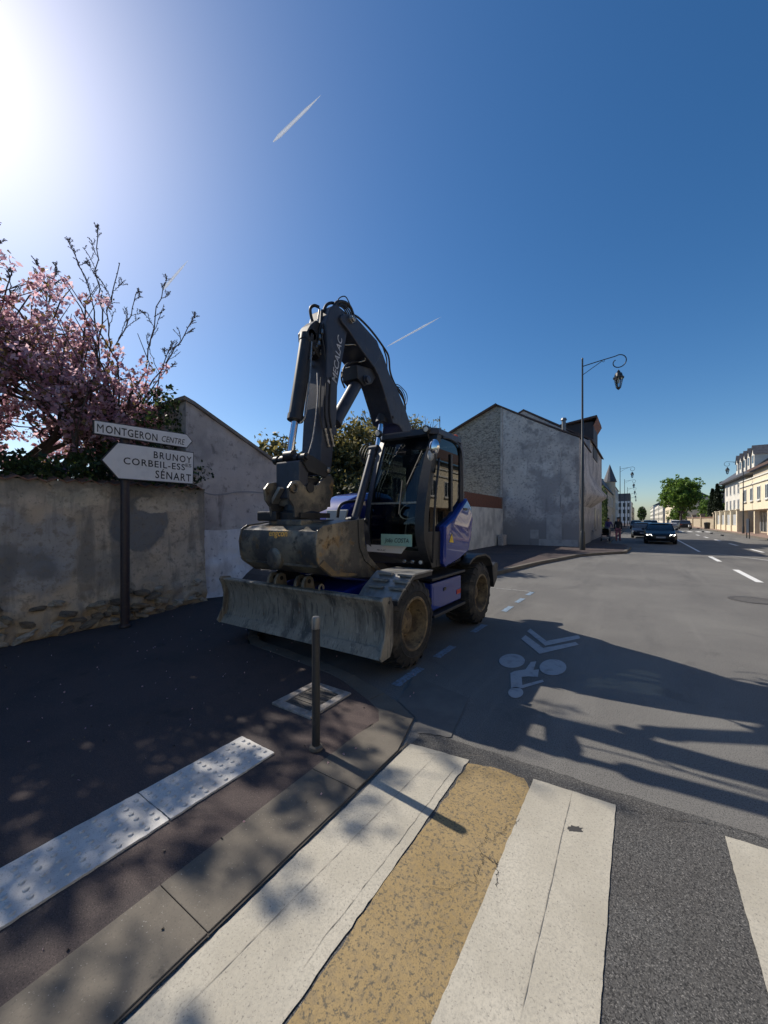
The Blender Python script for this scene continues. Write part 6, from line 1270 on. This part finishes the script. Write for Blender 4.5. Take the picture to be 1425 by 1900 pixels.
# ------------------------------------------------------------------ people on the left pavement
M_skin = mat('skin', (.42, .26, .19), rough=.6); M_hair = mat('hair_dark', (.018, .013, .012), rough=.7); M_shoe_w = mat('shoe_white', (.65, .65, .64), rough=.6)
def skin_mesh(name, verts, edges, rad, roots, m, parent, sub=1, xf=None):
    me = bpy.data.meshes.new(name); me.from_pydata(verts, edges, []); me.materials.append(m)
    o = bpy.data.objects.new(name, me); COL.objects.link(o); md = o.modifiers.new('skin', 'SKIN'); md.use_smooth_shade = True
    for i, r in enumerate(rad): me.skin_vertices[0].data[i].radius = (r, r) if not isinstance(r, tuple) else r
    for i, d in enumerate(me.skin_vertices[0].data): d.use_root = i in roots
    s = o.modifiers.new('sub', 'SUBSURF'); s.levels = sub; s.render_levels = sub
    o.parent = parent; BASE[o] = BASE[parent]; return o
def person(loc, rz, H, label, top, trous, shoe, stride, arm, hair_long=True):
    t = thing('person', loc, label, 'person'); t.rotation_euler = (0, 0, rz); s = H / 1.7      # faces -Y before turning
    V, E, R = [], [], []
    def v(p, r): V.append((p[0] * s, p[1] * s, p[2] * s)); R.append(r * s if not isinstance(r, tuple) else (r[0] * s, r[1] * s)); return len(V) - 1
    def e(a, b): E.append((a, b))
    pel = v((0, 0, .93), (.15, .11)); wai = v((0, -.01, 1.08), (.125, .095)); che = v((0, -.01, 1.28), (.15, .105)); nb = v((0, 0, 1.43), .06); nk = v((0, -.015, 1.49), .05); hd1 = v((0, -.025, 1.57), (.072, .085)); hd2 = v((0, -.02, 1.66), (.066, .085))
    for a, b in ((pel, wai), (wai, che), (che, nb), (nb, nk), (nk, hd1), (hd1, hd2)): e(a, b)
    legs, arms = [], []
    for k, sx in enumerate((-1, 1)):
        st = stride * (1 if k else -1)
        hp = v((sx * .085, 0, .88), .085); kn = v((sx * .09, -.03 + st * .5, .49), .06); an = v((sx * .09, st * 1.0 + .03, .09), .04); to = v((sx * .1, st * 1.0 - .13, .04), .035)
        e(pel, hp); e(hp, kn); e(kn, an); e(an, to); legs.append((hp, kn, an, to))
        sh_ = v((sx * .165, 0, 1.4), .055); el = v((sx * .22, arm[0] * .4 + .02, 1.15), .04); wr = v((sx * .2, arm[0], arm[1]), .03); pa = v((sx * .195, arm[0] - .06, arm[1] - .02), .032)
        e(che, sh_); e(sh_, el); e(el, wr); e(wr, pa); arms.append((sh_, el, wr, pa))
    roots = {pel}
    for k, sx in enumerate((-1, 1)):
        px, py, pz = sx * .195, arm[0] - .06, arm[1] - .02
        for j, (off, L) in enumerate([(-.025, .07), (-.008, .08), (.009, .075), (.025, .06)]):
            a = v((px + off, py - .015, pz), .009); b = v((px + off, py - .04 - L * .3, pz - .01), .009); c = v((px + off, py - .035 - L * .35, pz - .04), .008); e(a, b); e(b, c); roots.add(a)
        a = v((px - sx * .025, py + .02, pz), .010); b = v((px - sx * .05, py - .02, pz - .01), .009); e(a, b); roots.add(a)
    body = skin_mesh('body', V, E, R, roots, M_skin, t)
    g = lambda i: V[i]
    def cloth(nm, idx, edg, rr, m): return skin_mesh(nm, [V[i] for i in idx], edg, [r * s if not isinstance(r, tuple) else (r[0] * s, r[1] * s) for r in rr], {0}, m, t)
    cloth('top', [wai, che, nb, arms[0][0], arms[0][1], arms[0][2], arms[1][0], arms[1][1], arms[1][2], pel], [(0, 1), (1, 2), (1, 3), (3, 4), (4, 5), (1, 6), (6, 7), (7, 8), (0, 9)], [(.145, .115), (.17, .125), .07, .068, .053, .042, .068, .053, .042, (.16, .125)], top)
    cloth('trousers', [pel, legs[0][0], legs[0][1], legs[0][2], legs[1][0], legs[1][1], legs[1][2]], [(0, 1), (1, 2), (2, 3), (0, 4), (4, 5), (5, 6)], [(.158, .12), .1, .078, .062, .1, .078, .062], trous)
    for l in legs: skin_mesh('shoe', [V[l[2]], V[l[3]]], [(0, 1)], [.05 * s, .045 * s], {0}, shoe, t)
    b0 = BASE[t]; hb = MB(); hb.ball(Vector((0, .012 * s, 1.635 * s)) + b0, Vector((.082, .095, .1)) * s, 12, 8)
    if hair_long: hb.loft([[(b0.x + .075 * s * math.cos(a), b0.y + (.03 + .055 * math.sin(a)) * s, b0.z + z * s) for a in np.linspace(-.3, math.pi + .3, 8)] for z in (1.62, 1.5, 1.36)])
    hb.build('hair', M_hair, t, smooth=60)
    fb = MB(); fb.ball(Vector((0, -.085 * s, 1.59 * s)) + b0, Vector((.012, .02, .022)) * s, 6, 5)
    for sx in (-1, 1): fb.ball(Vector((sx * .075 * s, -.01 * s, 1.59 * s)) + b0, Vector((.012, .02, .03)) * s, 6, 5)
    fb.build('nose_and_ears', M_skin, t, smooth=60)
    for sx in (-1, 1): k = MB(); k.ball(Vector((sx * .03 * s, -.092 * s, 1.615 * s)) + b0, .011 * s, 6, 5); k.build('eye', M_hair, t)
    k = MB(); k.ball(Vector((0, -.095 * s, 1.545 * s)) + b0, Vector((.025, .01, .006)) * s, 6, 5); k.build('mouth', mat('lips', (.35, .12, .11), rough=.5), t)
    return t
pa_ = onz(1129, 1003, .12); pc_ = onz(1147, 1005, .12)
person((pa_.x, pa_.y, .12), .25, 1.66, 'dark-haired person in a violet top and grey trousers pushing a pushchair', mat('top_violet', (.06, .05, .16), rough=.9), mat('trousers_grey', (.2, .2, .22), rough=.9), M_shoe_w, .16, (-.36, 1.04))
person((pc_.x, pc_.y, .12), -.1, 1.7, 'person in a dark jacket and pink trousers walking beside the pushchair', mat('jacket_dark', (.03, .028, .03), rough=.9), mat('trousers_pink', (.25, .1, .14), rough=.9), mat('shoe_dark', (.02, .02, .02), rough=.7), .14, (-.06, .86))
# pushchair
c = Vector((pa_.x - .02, pa_.y, .12)); a = .25
pcx, pcy = pa_.x - .14, pa_.y - .75
pu = thing('pushchair', (pcx, pcy, .12), 'black pushchair with hood in front of the person in violet', 'pushchair')
mb = MB(); X = lambda x, y, z: (pcx + x, pcy + y, .12 + z)
for sx in (-.24, .24): mb.tube([X(sx, .5, 1.0), X(sx, .3, .85), X(sx, -.35, .2)], .014, 6); mb.tube([X(sx, .35, .2), X(sx, -.05, .62)], .014, 6)
mb.tube([X(-.24, .5, 1.0), X(.24, .5, 1.0)], .017, 6); mb.build('frame', M_alw, pu)
mb = MB(); mb.loft([[X(-.22, -.3, .42), X(.22, -.3, .42), X(.22, .15, .38), X(-.22, .15, .38)], [X(-.22, -.34, .5), X(.22, -.34, .5), X(.22, .2, .5), X(-.22, .2, .5)], [X(-.22, .1, .56), X(.22, .1, .56), X(.22, .3, .9), X(-.22, .3, .9)]]); mb.build('seat', M_trim, pu, bevel=.02)
mb = MB(); mb.loft([[X(.23 * math.cos(b) * 1.0, .28 - .5 * t_, .78 + (.3 * math.sin(b)) * (1 - .4 * t_)) for b in np.linspace(0, math.pi, 9)] for t_ in (0, .35, .7, 1)], cap=False); mb.build('hood', M_trim, pu, smooth=60)
mb = MB(); mb.box(pcx - .2, pcx + .2, pcy - .15, pcy + .25, .30, .40); mb.build('basket', mat('bag_white', (.5, .5, .5), rough=.8), pu, bevel=.03)
for sx in (-.26, .26):
    for yy in (-.36, .36): k = MB(); k.lathe(X(sx, yy, .12), (1, 0, 0), [(-.02, .07), (-.02, .12), (.02, .12), (.02, .07)], 16); k.build('wheel', M_tyr, pu, smooth=40)
bpy.context.view_layer.update()
